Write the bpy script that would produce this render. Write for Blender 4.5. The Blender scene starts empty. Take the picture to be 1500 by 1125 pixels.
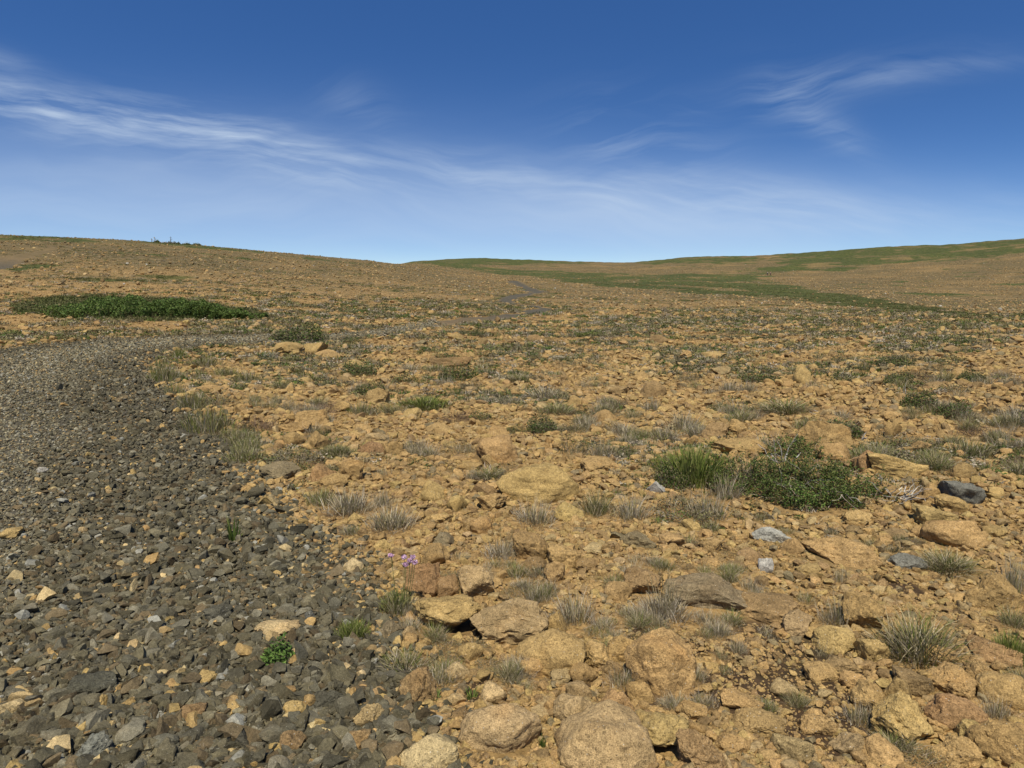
import bpy, bmesh, math, random
import numpy as np
from mathutils import Vector, Matrix

RS = np.random.RandomState
rng = RS(7)
random.seed(7)
scene = bpy.context.scene
COL = scene.collection
F = 1050.0                                  # focal length of the photograph, in its own pixels (1500 wide)
TH = math.radians(7.2)                      # camera tilts down by this much
EYE = 1.5
SUN_EL, SUN_AZ = math.radians(59), math.radians(184)
SKY_Z, SKY_SAT, SKY_VAL, SKY_HUE, SKY_STRENGTH, CLOUD_COL, EXPOSURE = (2.15, .0), 1.30, 1.33, .509, .095, (6.4, 7.6, 9.1), 0.0

# ------------------------------------------------------------------ noise
_p = RS(3).permutation(256)
_perm = np.concatenate([_p, _p, _p])
_g = RS(4).normal(size=(256, 3)); _g /= np.linalg.norm(_g, axis=1)[:, None]

def noise3(P):
    P = np.asarray(P, dtype=np.float64)
    i = np.floor(P).astype(np.int64); f = P - i
    u = f * f * f * (f * (f * 6 - 15) + 10)
    i &= 255
    out = 0.0
    for dx in (0, 1):
        wx = u[..., 0] if dx else 1 - u[..., 0]
        for dy in (0, 1):
            wy = u[..., 1] if dy else 1 - u[..., 1]
            for dz in (0, 1):
                wz = u[..., 2] if dz else 1 - u[..., 2]
                h = _perm[_perm[_perm[(i[..., 0] + dx) & 255] + ((i[..., 1] + dy) & 255)] + ((i[..., 2] + dz) & 255)]
                g = _g[h]
                d = g[..., 0] * (f[..., 0] - dx) + g[..., 1] * (f[..., 1] - dy) + g[..., 2] * (f[..., 2] - dz)
                out = out + wx * wy * wz * d
    return out * 1.6

def n2(x, y, s, seed=0.0):
    return noise3(np.stack([x / s + seed * 17.3, y / s - seed * 9.1, np.full(np.shape(x), 0.37 + seed)], -1))

def smooth(a, b, x):
    t = np.clip((x - a) / (b - a), 0, 1)
    return t * t * (3 - 2 * t)

# ------------------------------------------------------------------ terrain
def pix_dir(px, py):
    X = (np.asarray(px, float) - 750) / F; Y = (562.5 - np.asarray(py, float)) / F
    X, Y = np.broadcast_arrays(X, Y)
    return np.stack([X, math.cos(TH) + Y * math.sin(TH), -math.sin(TH) + Y * math.cos(TH)], -1)

DS = np.array([0.3, 2, 5, 10, 17, 25, 40, 75, 120, 160, 230, 350, 600, 900, 1500.])
# heights of the land read as the row it reaches in the photograph, for distances of 10 m and more
ROWS = {
    -700: [578, 502, 460, 425, 370, 318, 290, 292, 300, 330, 350, 360],
    -300: [580, 505, 466, 435, 388, 345, 325, 330, 345, 365, 380, 390],
    0:    [580, 509, 472, 446, 403, 363, 343.5, 351, 365, 390, 400, 405],
    150:  [582, 507, 470, 444, 404, 367, 349, 356, 368, 390, 400, 405],
    300:  [582, 506, 472, 446, 408, 375, 359, 366, 374, 390, 400, 405],
    450:  [583, 509, 478, 453, 418, 389, 373, 377, 383, 392, 400, 405],
    560:  [584, 512, 482, 458, 427, 400, 384, 385, 388, 392, 398, 405],
    620:  [584, 513, 484, 460, 432, 409, 397, 392, 388, 382, 390, 400],
    700:  [585, 515, 486, 464, 437, 420, 410, 402, 396, 377, 386, 400],
    850:  [585, 517, 489, 467, 443, 427, 418, 410, 402, 383, 392, 405],
    920:  [585, 517, 489, 468, 444, 428, 419, 411, 402, 384.5, 394, 405],
    1000: [585, 517, 490, 469, 446, 430, 421, 412, 402, 376, 384, 395],
    1130: [585, 517, 490, 470, 449, 434, 426, 416, 403, 373, 381, 390],
    1280: [585, 517, 490, 470, 451, 440, 432, 420, 400, 361, 369, 380],
    1400: [585, 517, 490, 471, 454, 446, 437, 420, 396, 357, 364, 375],
    1500: [586, 518, 491, 472, 457, 450, 440, 418, 390, 347.5, 355, 365],
    1900: [587, 520, 493, 474, 460, 452, 440, 412, 380, 325, 332, 345],
}
_cols = sorted(ROWS)
_az = [math.degrees(math.atan((c - 750) / F / math.cos(TH))) for c in _cols]
_el = []
for c in _cols:
    e = [0.0, 0.0, 0.002]
    for d, py in zip(DS[3:], ROWS[c]):
        v = pix_dir(c, py); t = v[2] / math.hypot(v[0], v[1])
        e.append((t * d + EYE) / d)
    _el.append(e)
flat = [0, 0, 0.0] + [0.0] * 12
_az = [-185., -90.] + _az + [90., 185.]
_el = [flat, _el[0]] + _el + [_el[-1], flat]
_el = np.array(_el)
_LD = np.linspace(math.log(0.3), math.log(1500), 340)
_AZ = np.linspace(-184, 184, 1473)
_T1 = np.stack([np.interp(_LD, np.log(DS), r) for r in _el])
_T = np.stack([np.interp(_AZ, _az, _T1[:, j]) for j in range(len(_LD))], 1)
def _blur(T, n, axis):
    k = np.exp(-np.linspace(-2, 2, 2 * n + 1) ** 2); k /= k.sum()
    pad = [(0, 0), (0, 0)]; pad[axis] = (n, n)
    P = np.pad(T, pad, mode='edge')
    return sum(k[i] * np.take(P, range(i, i + T.shape[axis]), axis=axis) for i in range(2 * n + 1))
_T = _blur(_blur(_T, 9, 0), 4, 1)

def H0(x, y):
    x = np.asarray(x, float); y = np.asarray(y, float)
    d = np.maximum(np.hypot(x, y), 0.3); a = np.degrees(np.arctan2(x, y))
    fi = (a + 184) / 368 * (len(_AZ) - 1); fj = (np.log(d) - _LD[0]) / (_LD[-1] - _LD[0]) * (len(_LD) - 1)
    i = np.clip(fi.astype(int), 0, len(_AZ) - 2); j = np.clip(fj.astype(int), 0, len(_LD) - 2)
    u = np.clip(fi - i, 0, 1); v = np.clip(fj - j, 0, 1)
    e = (_T[i, j] * (1 - u) * (1 - v) + _T[i + 1, j] * u * (1 - v) + _T[i, j + 1] * (1 - u) * v + _T[i + 1, j + 1] * u * v)
    return e * d

def unproject(px, py, h=None):
    h = h or H0
    px = np.atleast_1d(np.asarray(px, float)); py = np.atleast_1d(np.asarray(py, float))
    v = pix_dir(px, py); v = v / np.hypot(v[:, 0], v[:, 1])[:, None]
    lo = np.full(len(px), 0.5); hi = np.full(len(px), np.nan)
    d = 0.5
    while d < 1400:
        z = EYE + v[:, 2] * d
        hit = (z <= h(v[:, 0] * d, v[:, 1] * d)) & np.isnan(hi)
        hi[hit] = d
        lo = np.where(np.isnan(hi), d, lo)
        d *= 1.02
    hi = np.where(np.isnan(hi), 700, hi)
    for _ in range(14):
        m = (lo + hi) / 2
        below = EYE + v[:, 2] * m <= h(v[:, 0] * m, v[:, 1] * m)
        hi = np.where(below, m, hi); lo = np.where(below, lo, m)
    return np.stack([v[:, 0] * hi, v[:, 1] * hi], -1)

def project(x, y, z):
    zz = z - EYE
    dep = y * math.cos(TH) - zz * math.sin(TH)
    up = y * math.sin(TH) + zz * math.cos(TH)
    dep = np.where(dep < 0.05, np.nan, dep)
    return 750 + F * x / dep, 562.5 - F * up / dep, dep

def poly_sd(poly, x, y):
    """signed distance to a closed polygon, negative inside"""
    P = np.asarray(poly, float); Q = np.roll(P, -1, 0)
    best = np.full(np.shape(x), 1e18); ins = np.zeros(np.shape(x), bool)
    for (ax, ay), (bx, by) in zip(P, Q):
        ex, ey = bx - ax, by - ay
        t = np.clip(((x - ax) * ex + (y - ay) * ey) / (ex * ex + ey * ey + 1e-12), 0, 1)
        best = np.minimum(best, (x - ax - t * ex) ** 2 + (y - ay - t * ey) ** 2)
        c = ((ay > y) != (by > y)) & (x < (bx - ax) * (y - ay) / (by - ay + 1e-12) + ax)
        ins ^= c
    return np.where(ins, -1, 1) * np.sqrt(best)

def upoly(pts):
    a = np.array(pts, float)
    return unproject(a[:, 0], a[:, 1])

PATH = np.concatenate([upoly([(625, 1120), (640, 1060), (590, 960), (545, 880), (480, 800), (425, 735), (345, 655), (290, 600), (250, 560), (228, 535),
    (237, 519), (300, 509), (400, 504), (480, 501), (560, 492), (640, 478), (640, 471), (560, 482), (480, 490), (400, 490), (300, 490), (150, 496), (60, 505), (-40, 514), (-400, 560)]),
    np.array([[-9, 7.0], [-7, 3], [-6.5, -12], [2.5, -12], [0.9, -2], [0.1, 1.2]])])
TRAIL = upoly([(748, 411), (762, 413.5), (781, 421), (799, 428), (778, 433), (757, 436.3), (752, 440.5), (762, 446.3), (787, 448.4), (817, 453.8), (796, 459.8), (765, 463),
    (756, 467), (728, 470.5), (684, 474.5), (638, 479), (638, 469.5), (684, 465.5), (728, 462.5), (732, 459.5), (763, 460), (767, 456.3), (787, 453), (769, 449), (740, 444.8), (728, 440.6), (735, 435.5), (757, 431.5), (775, 428.2), (763, 420), (747, 413.5)])
UPTRAIL = upoly([(-30, 380), (0, 377), (35, 371), (60, 367), (72, 362), (66, 357), (76, 359), (86, 365), (70, 371), (40, 380), (20, 393), (-30, 400)])
GREEN = [upoly(q) for q in (
    [(596, 384.5), (640, 385), (740, 394), (800, 397), (1000, 401), (1110, 402), (1180, 425), (1250, 433), (1330, 445), (1420, 460), (1540, 465), (1540, 474), (1400, 462), (1250, 450), (1150, 438), (1000, 429), (900, 420), (800, 408), (700, 399), (640, 391)],
    [(610, 385), (660, 380), (720, 376), (860, 382), (840, 387), (720, 388), (640, 389)],
    [(925, 384), (1000, 376), (1090, 375), (1100, 382), (1060, 386), (950, 387)],
    [(1138, 371), (1280, 361), (1400, 357), (1520, 346), (1520, 371), (1420, 378), (1300, 385), (1240, 397), (1150, 396), (1120, 401), (1085, 396), (1140, 388), (1150, 380)],
    [(-60, 341), (0, 343), (230, 351), (330, 361), (410, 369), (380, 369.5), (300, 364), (200, 358), (120, 356), (0, 353), (-60, 352)],
    [(105, 408), (140, 404), (235, 406), (235, 411), (130, 412)],
    [(20, 396), (50, 389), (52, 393), (30, 397)],
    [(36, 452), (60, 437), (150, 434), (280, 445), (380, 456), (390, 464), (300, 470), (150, 469), (60, 465)],
)]

def path_sd(x, y):
    return np.minimum(np.minimum(poly_sd(PATH, x, y), poly_sd(TRAIL, x, y)), poly_sd(UPTRAIL, x, y))

def green_mask(x, y):
    d = np.hypot(x, y)
    g = np.zeros(np.shape(x))
    for P in GREEN:
        s = poly_sd(P, x, y) + (n2(x, y, 14, 3) * 0.030 + n2(x, y, 4, 4) * 0.018) * d
        g = np.maximum(g, 1 - smooth(-0.004, 0.005, s / np.maximum(d, 1)))
    # loose turf patches on the far slopes
    far = smooth(35, 90, d)
    p = n2(x, y, 11, 5) + 0.6 * n2(x, y, 4, 6)
    g = np.maximum(g, far * smooth(0.52, 0.75, p))
    return g * (1 - .75 * smooth(.22, .42, n2(x, y, 22, 8) + .7 * n2(x, y, 6, 9)) * smooth(30, 60, d))

AMPS = ((0.22, .010), (0.6, .02), (1.7, .035), (5.0, .05), (16.0, .10))
def H(x, y, fine=True):
    x = np.asarray(x, float); y = np.asarray(y, float)
    z = H0(x, y)
    d = np.hypot(x, y)
    k = 1 - 0.75 * (1 - smooth(-0.3, 0.5, poly_sd(PATH, x, y)))
    for i, (s, a) in enumerate(AMPS):
        z = z + k * a * n2(x, y, s, 20 + i) * smooth(0.3, 3.0, d + 0.8)
    z = z + np.minimum(d, 600) * 0.0011 * n2(x, y, 30, 31) * smooth(40, 150, d) + np.minimum(d, 600) * .0011 * n2(x, y, 9, 32) * smooth(80, 200, d)
    return z

# ------------------------------------------------------------------ materials
def mat(name):
    m = bpy.data.materials.new(name); m.use_nodes = True
    nt = m.node_tree; nt.nodes.clear()
    return m, nt
class NT:
    def __init__(s, nt): s.nt = nt
    def n(s, t, **k):
        o = s.nt.nodes.new(t)
        for a, b in k.items():
            if a.startswith('i_'):
                key = a[2:]; o.inputs[int(key) if key.isdigit() else key.replace('_', ' ')].default_value = b
            else: setattr(o, a, b)
        return o
    def l(s, a, b): s.nt.links.new(a, b)
    def val(s, x, sock):
        if hasattr(x, 'is_output'): s.l(x, sock)
        else: sock.default_value = x
    def math(s, op, a, b=0.0, c=None):
        o = s.nt.nodes.new('ShaderNodeMath'); o.operation = op
        s.val(a, o.inputs[0]); s.val(b, o.inputs[1])
        if c is not None: s.val(c, o.inputs[2])
        return o.outputs[0]
    def noise(s, vec, scale, detail=4, rough=.55, dist=0.0):
        o = s.n('ShaderNodeTexNoise'); o.inputs['Scale'].default_value = scale; o.inputs['Detail'].default_value = detail
        o.inputs['Roughness'].default_value = rough; o.inputs['Distortion'].default_value = dist
        s.l(vec, o.inputs['Vector']); return o.outputs['Fac']
    def ramp(s, fac, stops):
        o = s.n('ShaderNodeValToRGB'); e = o.color_ramp.elements
        while len(e) < len(stops): e.new(0.5)
        for q, (p, c) in zip(e, stops): q.position = p; q.color = (*c, 1) if len(c) == 3 else c
        s.l(fac, o.inputs[0]); return o.outputs[0]
    def grey(s, fac, lo, hi, a=0.0, b=1.0):
        o = s.n('ShaderNodeMapRange'); o.inputs[1].default_value = lo; o.inputs[2].default_value = hi
        o.inputs[3].default_value = a; o.inputs[4].default_value = b
        s.l(fac, o.inputs[0]); return o.outputs[0]
    def mix(s, fac, a, b, mode='MIX'):
        o = s.n('ShaderNodeMix'); o.data_type = 'RGBA'; o.blend_type = mode
        s.val(fac, o.inputs[0])
        for v, k in ((a, 6), (b, 7)):
            if isinstance(v, tuple): o.inputs[k].default_value = (*v, 1) if len(v) == 3 else v
            else: s.l(v, o.inputs[k])
        return o.outputs[2]
    def finish(s, col, rough=.9, bump=None, strength=.5, dist=.01, spec=.25, trans=None):
        b = s.n('ShaderNodeBsdfPrincipled'); s.l(col, b.inputs['Base Color'])
        s.val(rough, b.inputs['Roughness']); b.inputs['Specular IOR Level'].default_value = spec
        if bump is not None:
            u = s.n('ShaderNodeBump'); u.inputs['Strength'].default_value = strength; u.inputs['Distance'].default_value = dist
            s.l(bump, u.inputs['Height']); s.l(u.outputs[0], b.inputs['Normal'])
        out = s.n('ShaderNodeOutputMaterial'); sh = b.outputs[0]
        if trans:
            t = s.n('ShaderNodeBsdfTranslucent'); s.l(col, t.inputs[0])
            mx = s.n('ShaderNodeMixShader'); mx.inputs[0].default_value = trans
            s.l(sh, mx.inputs[1]); s.l(t.outputs[0], mx.inputs[2]); sh = mx.outputs[0]
        s.l(sh, out.inputs[0])

def rock_mat(name, attr, pits=True, scale=1.0, veins=False):
    m, nt = mat(name); N = NT(nt)
    pos = N.n('ShaderNodeNewGeometry').outputs['Position']
    if attr: base = N.n('ShaderNodeAttribute', attribute_name='Col').outputs['Color']
    else: base = N.n('ShaderNodeObjectInfo').outputs['Color']
    a = N.noise(pos, 9 * scale, 5, .6)
    b = N.noise(pos, 60 * scale, 4, .65)
    c = N.noise(pos, 210 * scale, 3, .6)
    d = N.noise(pos, 3.2 * scale, 3, .6, .6)
    v1 = N.grey(a, .3, .7, .74, 1.22)
    col = N.mix(1.0, base, N.ramp(v1, [(0, (0, 0, 0)), (1, (1, 1, 1))]), 'MULTIPLY') if False else base
    def mulv(col, v):
        cx = N.n('ShaderNodeCombineXYZ'); [N.l(v, cx.inputs[i]) for i in range(3)]
        o = N.n('ShaderNodeVectorMath', operation='MULTIPLY'); N.l(col, o.inputs[0]); N.l(cx.outputs[0], o.inputs[1]); return o.outputs[0]
    col = mulv(base, v1)
    # weathering stains: greyer brown skins and rusty blushes
    gfac = N.grey(d, .50, .70, 0, .55)
    col = N.mix(gfac, col, mulv(N.mix(1.0, col, (.84, .86, .88), 'MULTIPLY'), N.grey(a, .3, .7, .7, .95)))
    rf = N.grey(N.noise(pos, 5.1 * scale, 3, .5, .3), .56, .74, 0, .5)
    col = N.mix(rf, col, N.mix(1.0, col, (1.0, .86, .72), 'MULTIPLY'))
    col = mulv(mulv(col, N.grey(b, .30, .70, .70, 1.27)), N.grey(c, .32, .68, .62, 1.30))
    # dark mineral grains and pale sparkling grains
    gr = N.n('ShaderNodeTexVoronoi'); gr.inputs['Scale'].default_value = 150 * scale; N.l(pos, gr.inputs['Vector'])
    g1 = N.math('LESS_THAN', gr.outputs['Distance'], .26)
    sel = N.n('ShaderNodeSeparateColor'); N.l(gr.outputs['Color'], sel.inputs[0])
    g2 = N.math('MULTIPLY', g1, N.math('GREATER_THAN', sel.outputs[0], .62))
    col = N.mix(N.math('MULTIPLY', g2, .72), col, mulv(col, N.math('ADD', 0.28, 0.0)))
    po = N.n('ShaderNodeTexVoronoi'); po.inputs['Scale'].default_value = 62 * scale; N.l(pos, po.inputs['Vector'])
    ps = N.n('ShaderNodeSeparateColor'); N.l(po.outputs['Color'], ps.inputs[0])
    pit = N.math('MULTIPLY', N.math('LESS_THAN', po.outputs['Distance'], N.math('MULTIPLY', ps.outputs[1], .42)), N.math('GREATER_THAN', ps.outputs[0], .45))
    if pits: col = N.mix(N.math('MULTIPLY', pit, .5), col, mulv(col, N.math('ADD', .42, 0.0)))
    g3 = N.math('MULTIPLY', g1, N.math('GREATER_THAN', sel.outputs[1], .965))
    col = N.mix(N.math('MULTIPLY', g3, .6), col, (.62, .58, .48))
    h = N.math('ADD', N.math('MULTIPLY', a, .8), N.math('ADD', N.math('MULTIPLY', b, .5), N.math('MULTIPLY', c, .22)))
    if pits:
        h = N.math('SUBTRACT', h, N.math('ADD', N.math('MULTIPLY', g2, .10), N.math('MULTIPLY', pit, .22)))
    N.finish(col, .93, h, .95, .016 / scale, .10)
    return m

def attr_mat(name, rough=.85, trans=.0, spec=.2, var=35):
    m, nt = mat(name); N = NT(nt)
    base = N.n('ShaderNodeAttribute', attribute_name='Col').outputs['Color']
    pos = N.n('ShaderNodeNewGeometry').outputs['Position']
    v = N.grey(N.noise(pos, var, 3), .3, .7, .72, 1.25)
    cx = N.n('ShaderNodeCombineXYZ'); [N.l(v, cx.inputs[i]) for i in range(3)]
    o = N.n('ShaderNodeVectorMath', operation='MULTIPLY'); N.l(base, o.inputs[0]); N.l(cx.outputs[0], o.inputs[1])
    N.finish(o.outputs[0], rough, None, spec=spec, trans=trans)
    return m

M_ROCK = rock_mat('weathered_ochre_rock', False)
M_RUBBLE = rock_mat('ochre_rubble_stone', True, scale=1.6)
M_GRAVEL = rock_mat('crushed_dark_gravel', True, pits=False, scale=2.0)
M_GRASS = attr_mat('grass_blade', .75, .2, .08)
M_LEAF = attr_mat('small_leaf', .6, .2, .15)
M_TWIG = attr_mat('bleached_twig', .9, 0, .1)
M_CLOTH = attr_mat('hiking_clothes', .9, 0, .1, 8)
M_PETAL = attr_mat('pink_petal', .7, .2, .2)

def ground_mat():
    m, nt = mat('barren_ground'); N = NT(nt)
    pos = N.n('ShaderNodeNewGeometry').outputs['Position']
    at = N.n('ShaderNodeAttribute', attribute_name='Col')
    s = N.n('ShaderNodeSeparateColor'); N.l(at.outputs['Color'], s.inputs[0])
    path, green, soil = s.outputs[0], s.outputs[1], s.outputs[2]
    a = N.noise(pos, 2.2, 6, .62); b = N.noise(pos, 26, 5, .65); c = N.noise(pos, 120, 4, .6)
    big = N.noise(pos, .11, 5, .6); mid = N.noise(pos, .75, 6, .68)
    grit = N.ramp(b, [(.25, (.12, .075, .03)), (.42, (.27, .165, .06)), (.6, (.40, .25, .095)), (.8, (.50, .34, .15))])
    dark = N.ramp(b, [(.3, (.035, .022, .012)), (.7, (.11, .068, .034))])
    col = N.mix(N.grey(a, .55, .68, 0, .75), grit, dark)
    col = N.mix(soil, col, dark)
    # dry moor plants, lichen and turf too small to stand as plants of their own, spreading on the upper slopes
    heath = N.ramp(c, [(.3, (.05, .048, .022)), (.7, (.14, .12, .055))])
    col = N.mix(N.grey(mid, .50, .66, 0, .65), col, heath)
    moor = N.ramp(N.noise(pos, 1.1, 7, .75), [(.30, (.045, .040, .018)), (.45, (.10, .078, .034)), (.6, (.20, .142, .064)), (.75, (.30, .22, .11))])
    col = N.mix(at.outputs['Alpha'], col, moor)
    turf = N.ramp(N.noise(pos, .55, 8, .78), [(.28, (.026, .034, .010)), (.45, (.052, .062, .018)), (.6, (.088, .094, .029)), (.75, (.19, .16, .075))])
    turf = N.mix(N.grey(N.noise(pos, .05, 6, .7), .40, .62, 0, .7), turf, N.mix(1.0, turf, (1.35, 1.32, 1.1), 'MULTIPLY'))
    gm = N.math('MULTIPLY', green, N.grey(N.noise(pos, .6, 5, .7), .32, .46, .25, 1.0))
    col = N.mix(gm, col, turf)
    pc = N.ramp(c, [(.28, (.028, .023, .014)), (.5, (.085, .072, .047)), (.72, (.17, .148, .10))])
    pc = N.mix(N.grey(a, .4, .7, 0, .6), pc, N.ramp(b, [(.3, (.07, .060, .040)), (.7, (.16, .14, .10))]))
    col = N.mix(path, col, pc)
    h = N.math('ADD', N.math('MULTIPLY', b, .6), N.math('ADD', N.math('MULTIPLY', c, .3), N.math('MULTIPLY', a, 1.0)))
    N.finish(col, .95, h, .8, .03, .08)
    return m
M_GROUND = ground_mat()

# ------------------------------------------------------------------ mesh helpers
def make_mesh(name, V, tris, cols=None, material=None, smooth_=False):
    V = np.ascontiguousarray(V, np.float32); T = np.ascontiguousarray(tris, np.int32)
    me = bpy.data.meshes.new(name)
    me.vertices.add(len(V)); me.vertices.foreach_set('co', V.ravel())
    k = T.shape[1]
    me.loops.add(T.size); me.loops.foreach_set('vertex_index', T.ravel())
    me.polygons.add(len(T)); me.polygons.foreach_set('loop_start', np.arange(0, T.size, k, dtype=np.int32))
    me.polygons.foreach_set('use_smooth', np.broadcast_to(np.asarray(smooth_, bool), (len(T),)).copy())
    me.update(calc_edges=True)
    if cols is not None:
        a = me.attributes.new('Col', 'FLOAT_COLOR', 'POINT')
        C = np.ones((len(V), 4), np.float32); cols = np.asarray(cols); C[:, :cols.shape[1]] = cols
        a.data.foreach_set('color', C.ravel())
    if material: me.materials.append(material)
    return me

def link(name, data, parent=None, loc=None, **props):
    o = bpy.data.objects.new(name, data); COL.objects.link(o)
    if parent is not None: o.parent = parent
    if loc is not None: o.location = loc
    for k, v in props.items(): o[k] = v
    return o

_ico = {}
def ico(n):
    if n not in _ico:
        bm = bmesh.new(); bmesh.ops.create_icosphere(bm, subdivisions=n, radius=1)
        bm.verts.index_update()
        _ico[n] = (np.array([v.co[:] for v in bm.verts]), np.array([[v.index for v in f.verts] for f in bm.faces]))
        bm.free()
    return _ico[n]

def rock_shape(seed, n=4, cuts=7, hard=.9, lump=.22, rough=.05, cmin=.5, cmax=.85, strata=0.0):
    v, f = ico(n); r = RS(seed)
    off = r.uniform(-50, 50, 3)
    p = v * (1 + lump * noise3(v * 1.1 + off))[:, None]
    for _ in range(cuts):
        nn = r.normal(size=3); nn /= np.linalg.norm(nn)
        c = r.uniform(cmin, cmax)
        p = p - nn * (np.maximum(0, p @ nn - c) * hard)[:, None]
    if n >= 3:
        nr = v
        p = p + nr * (rough * 1.0 * noise3(p * 2.6 + off))[:, None] + nr * (rough * .55 * noise3(p * 6 - off))[:, None]
        if n >= 4: 
            q = noise3(p * 13 + off)
            p = p + nr * (rough * .32 * q)[:, None] - nr * (rough * .5 * np.maximum(0, .12 - np.abs(noise3(p * 3.3 + off * 2))) / .12)[:, None]
        if strata:
            p = p + nr * (strata * np.abs(((p[:, 2] * 4 + .6 * noise3(p * 2 + off)) % 1) - .5))[:, None]
    lo, hi = p.min(0), p.max(0)
    return (p - (lo + hi) / 2) / (hi - lo), f          # unit box

def rot_z(a):
    c, s = np.cos(a), np.sin(a); R = np.zeros((len(a), 3, 3)); R[:, 0, 0] = c; R[:, 0, 1] = -s; R[:, 1, 0] = s; R[:, 1, 1] = c; R[:, 2, 2] = 1
    return R
def rot_any(ax, tilt):
    """spin about z, then lean by tilt towards a random heading"""
    n = len(ax); h = rng.uniform(0, 2 * np.pi, n)
    k = np.stack([np.cos(h), np.sin(h), np.zeros(n)], -1)
    K = np.zeros((n, 3, 3)); K[:, 0, 2] = k[:, 1]; K[:, 1, 2] = -k[:, 0]; K[:, 2, 0] = -k[:, 1]; K[:, 2, 1] = k[:, 0]
    s, c = np.sin(tilt)[:, None, None], np.cos(tilt)[:, None, None]
    R = np.eye(3)[None] + s * K + (1 - c) * (K @ K)
    return R @ rot_z(ax)

def scatter(name, protos, loc, R, scl, cols, material, smooth_, kind='stuff', vary=.0, **props):
    """one mesh of many copies; protos: list of (verts, tris)"""
    n = len(loc); pick = rng.randint(0, len(protos), n)
    Vs, Ts, Cs, base = [], [], [], 0
    for i, (v, f) in enumerate(protos):
        ix = np.nonzero(pick == i)[0]
        if not len(ix): continue
        P = np.einsum('nij,nvj->nvi', R[ix], v[None] * scl[ix][:, None, :]) + loc[ix][:, None, :]
        Vs.append(P.reshape(-1, 3))
        Ts.append((f[None] + (np.arange(len(ix)) * len(v))[:, None, None] + base).reshape(-1, f.shape[1]))
        Cs.append(np.repeat(cols[ix], len(v), 0)); base += len(ix) * len(v)
    me = make_mesh(name, np.concatenate(Vs), np.concatenate(Ts), np.concatenate(Cs), material, smooth_)
    return me

def join_parts(parts):
    Vs, Ts, Cs, b = [], [], [], 0
    for v, t, c in parts:
        Vs.append(v); Ts.append(t + b); Cs.append(c); b += len(v)
    return np.concatenate(Vs), np.concatenate(Ts), np.concatenate(Cs)
# ------------------------------------------------------------------ the ground sheet
def build_ground():
    front = np.radians(np.linspace(-50, 50, 760))
    back = np.radians(np.linspace(50, 310, 90)[1:-1])
    az = np.concatenate([front, back])
    rr = np.concatenate([[0.25, .5, .8], np.exp(np.linspace(math.log(1.1), math.log(1450), 1050))])
    A, R = np.meshgrid(az, rr)
    x = np.sin(A) * R; y = np.cos(A) * R
    z = H(x, y)
    sd = path_sd(x, y)
    d = np.hypot(x, y)
    edge = sd + .16 * n2(x, y, .55, 40) + .10 * n2(x, y, .17, 41) + .012 * np.minimum(d, 100) * n2(x, y, 2.5, 42)
    pm = 1 - smooth(-.10, .16, edge)
    pm = pm * (1 - .38 * smooth(16, 26, d) * (1 - smooth(30, 45, d))) * (1 - .8 * smooth(80, 110, d) * (x < -25))
    gm = green_mask(x, y)
    soil = smooth(.42, .75, n2(x, y, .55, 43) + .5 * n2(x, y, .16, 44)) * .9
    for sx, sy, r in SOIL:
        q = np.hypot((x - sx), (y - sy) * .7) / r + .35 * n2(x, y, .2, 45)
        soil = np.maximum(soil, 1 - smooth(.6, 1.05, q))
    soil = soil * (1 - pm) * (1 - smooth(20, 60, d))
    moor = smooth(35, 120, d) * (.86 + .5 * n2(x, y, 25, 47) + .35 * n2(x, y, 7, 48)); moor = np.clip(moor, 0, .95) * (1 - pm)
    m, n = R.shape
    V = np.stack([x, y, z], -1).reshape(-1, 3)
    C = np.stack([pm, gm * (1 - pm), soil, moor], -1).reshape(-1, 4)
    i = np.arange(m - 1)[:, None] * n; j = np.arange(n)[None]; j2 = (j + 1) % n
    Q = np.stack([i + j, i + n + j, i + n + j2, i + j2], -1).reshape(-1, 4)[:, ::-1]
    # small fan under the camera
    c = len(V)
    V = np.concatenate([V, [[0, 0, float(H(0.0, 0.001))]]]); C = np.concatenate([C, [[0, 0, 0, 0]]])
    T = np.stack([np.arange(n), (np.arange(n) + 1) % n, np.full(n, c), np.full(n, c)], -1)
    me = make_mesh('ground', V, Q, C, M_GROUND, True)
    o = link('ground', me, kind='structure')
    fan = make_mesh('ground_underfoot', V[np.r_[0:n, c]], np.stack([np.arange(n), np.full(n, n), (np.arange(n) + 1) % n], -1), C[np.r_[0:n, c]], M_GROUND, True)
    link('ground_underfoot', fan, kind='structure')
    return o
_s = unproject([1185, 1110, 1060, 1010, 1210, 935, 850, 1325, 700], [960, 985, 1000, 940, 1050, 920, 1005, 845, 1000])
SOIL = [(a, b, r) for (a, b), r in zip(_s, (.34, .18, .16, .13, .22, .08, .10, .13, .09))]
build_ground()

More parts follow.
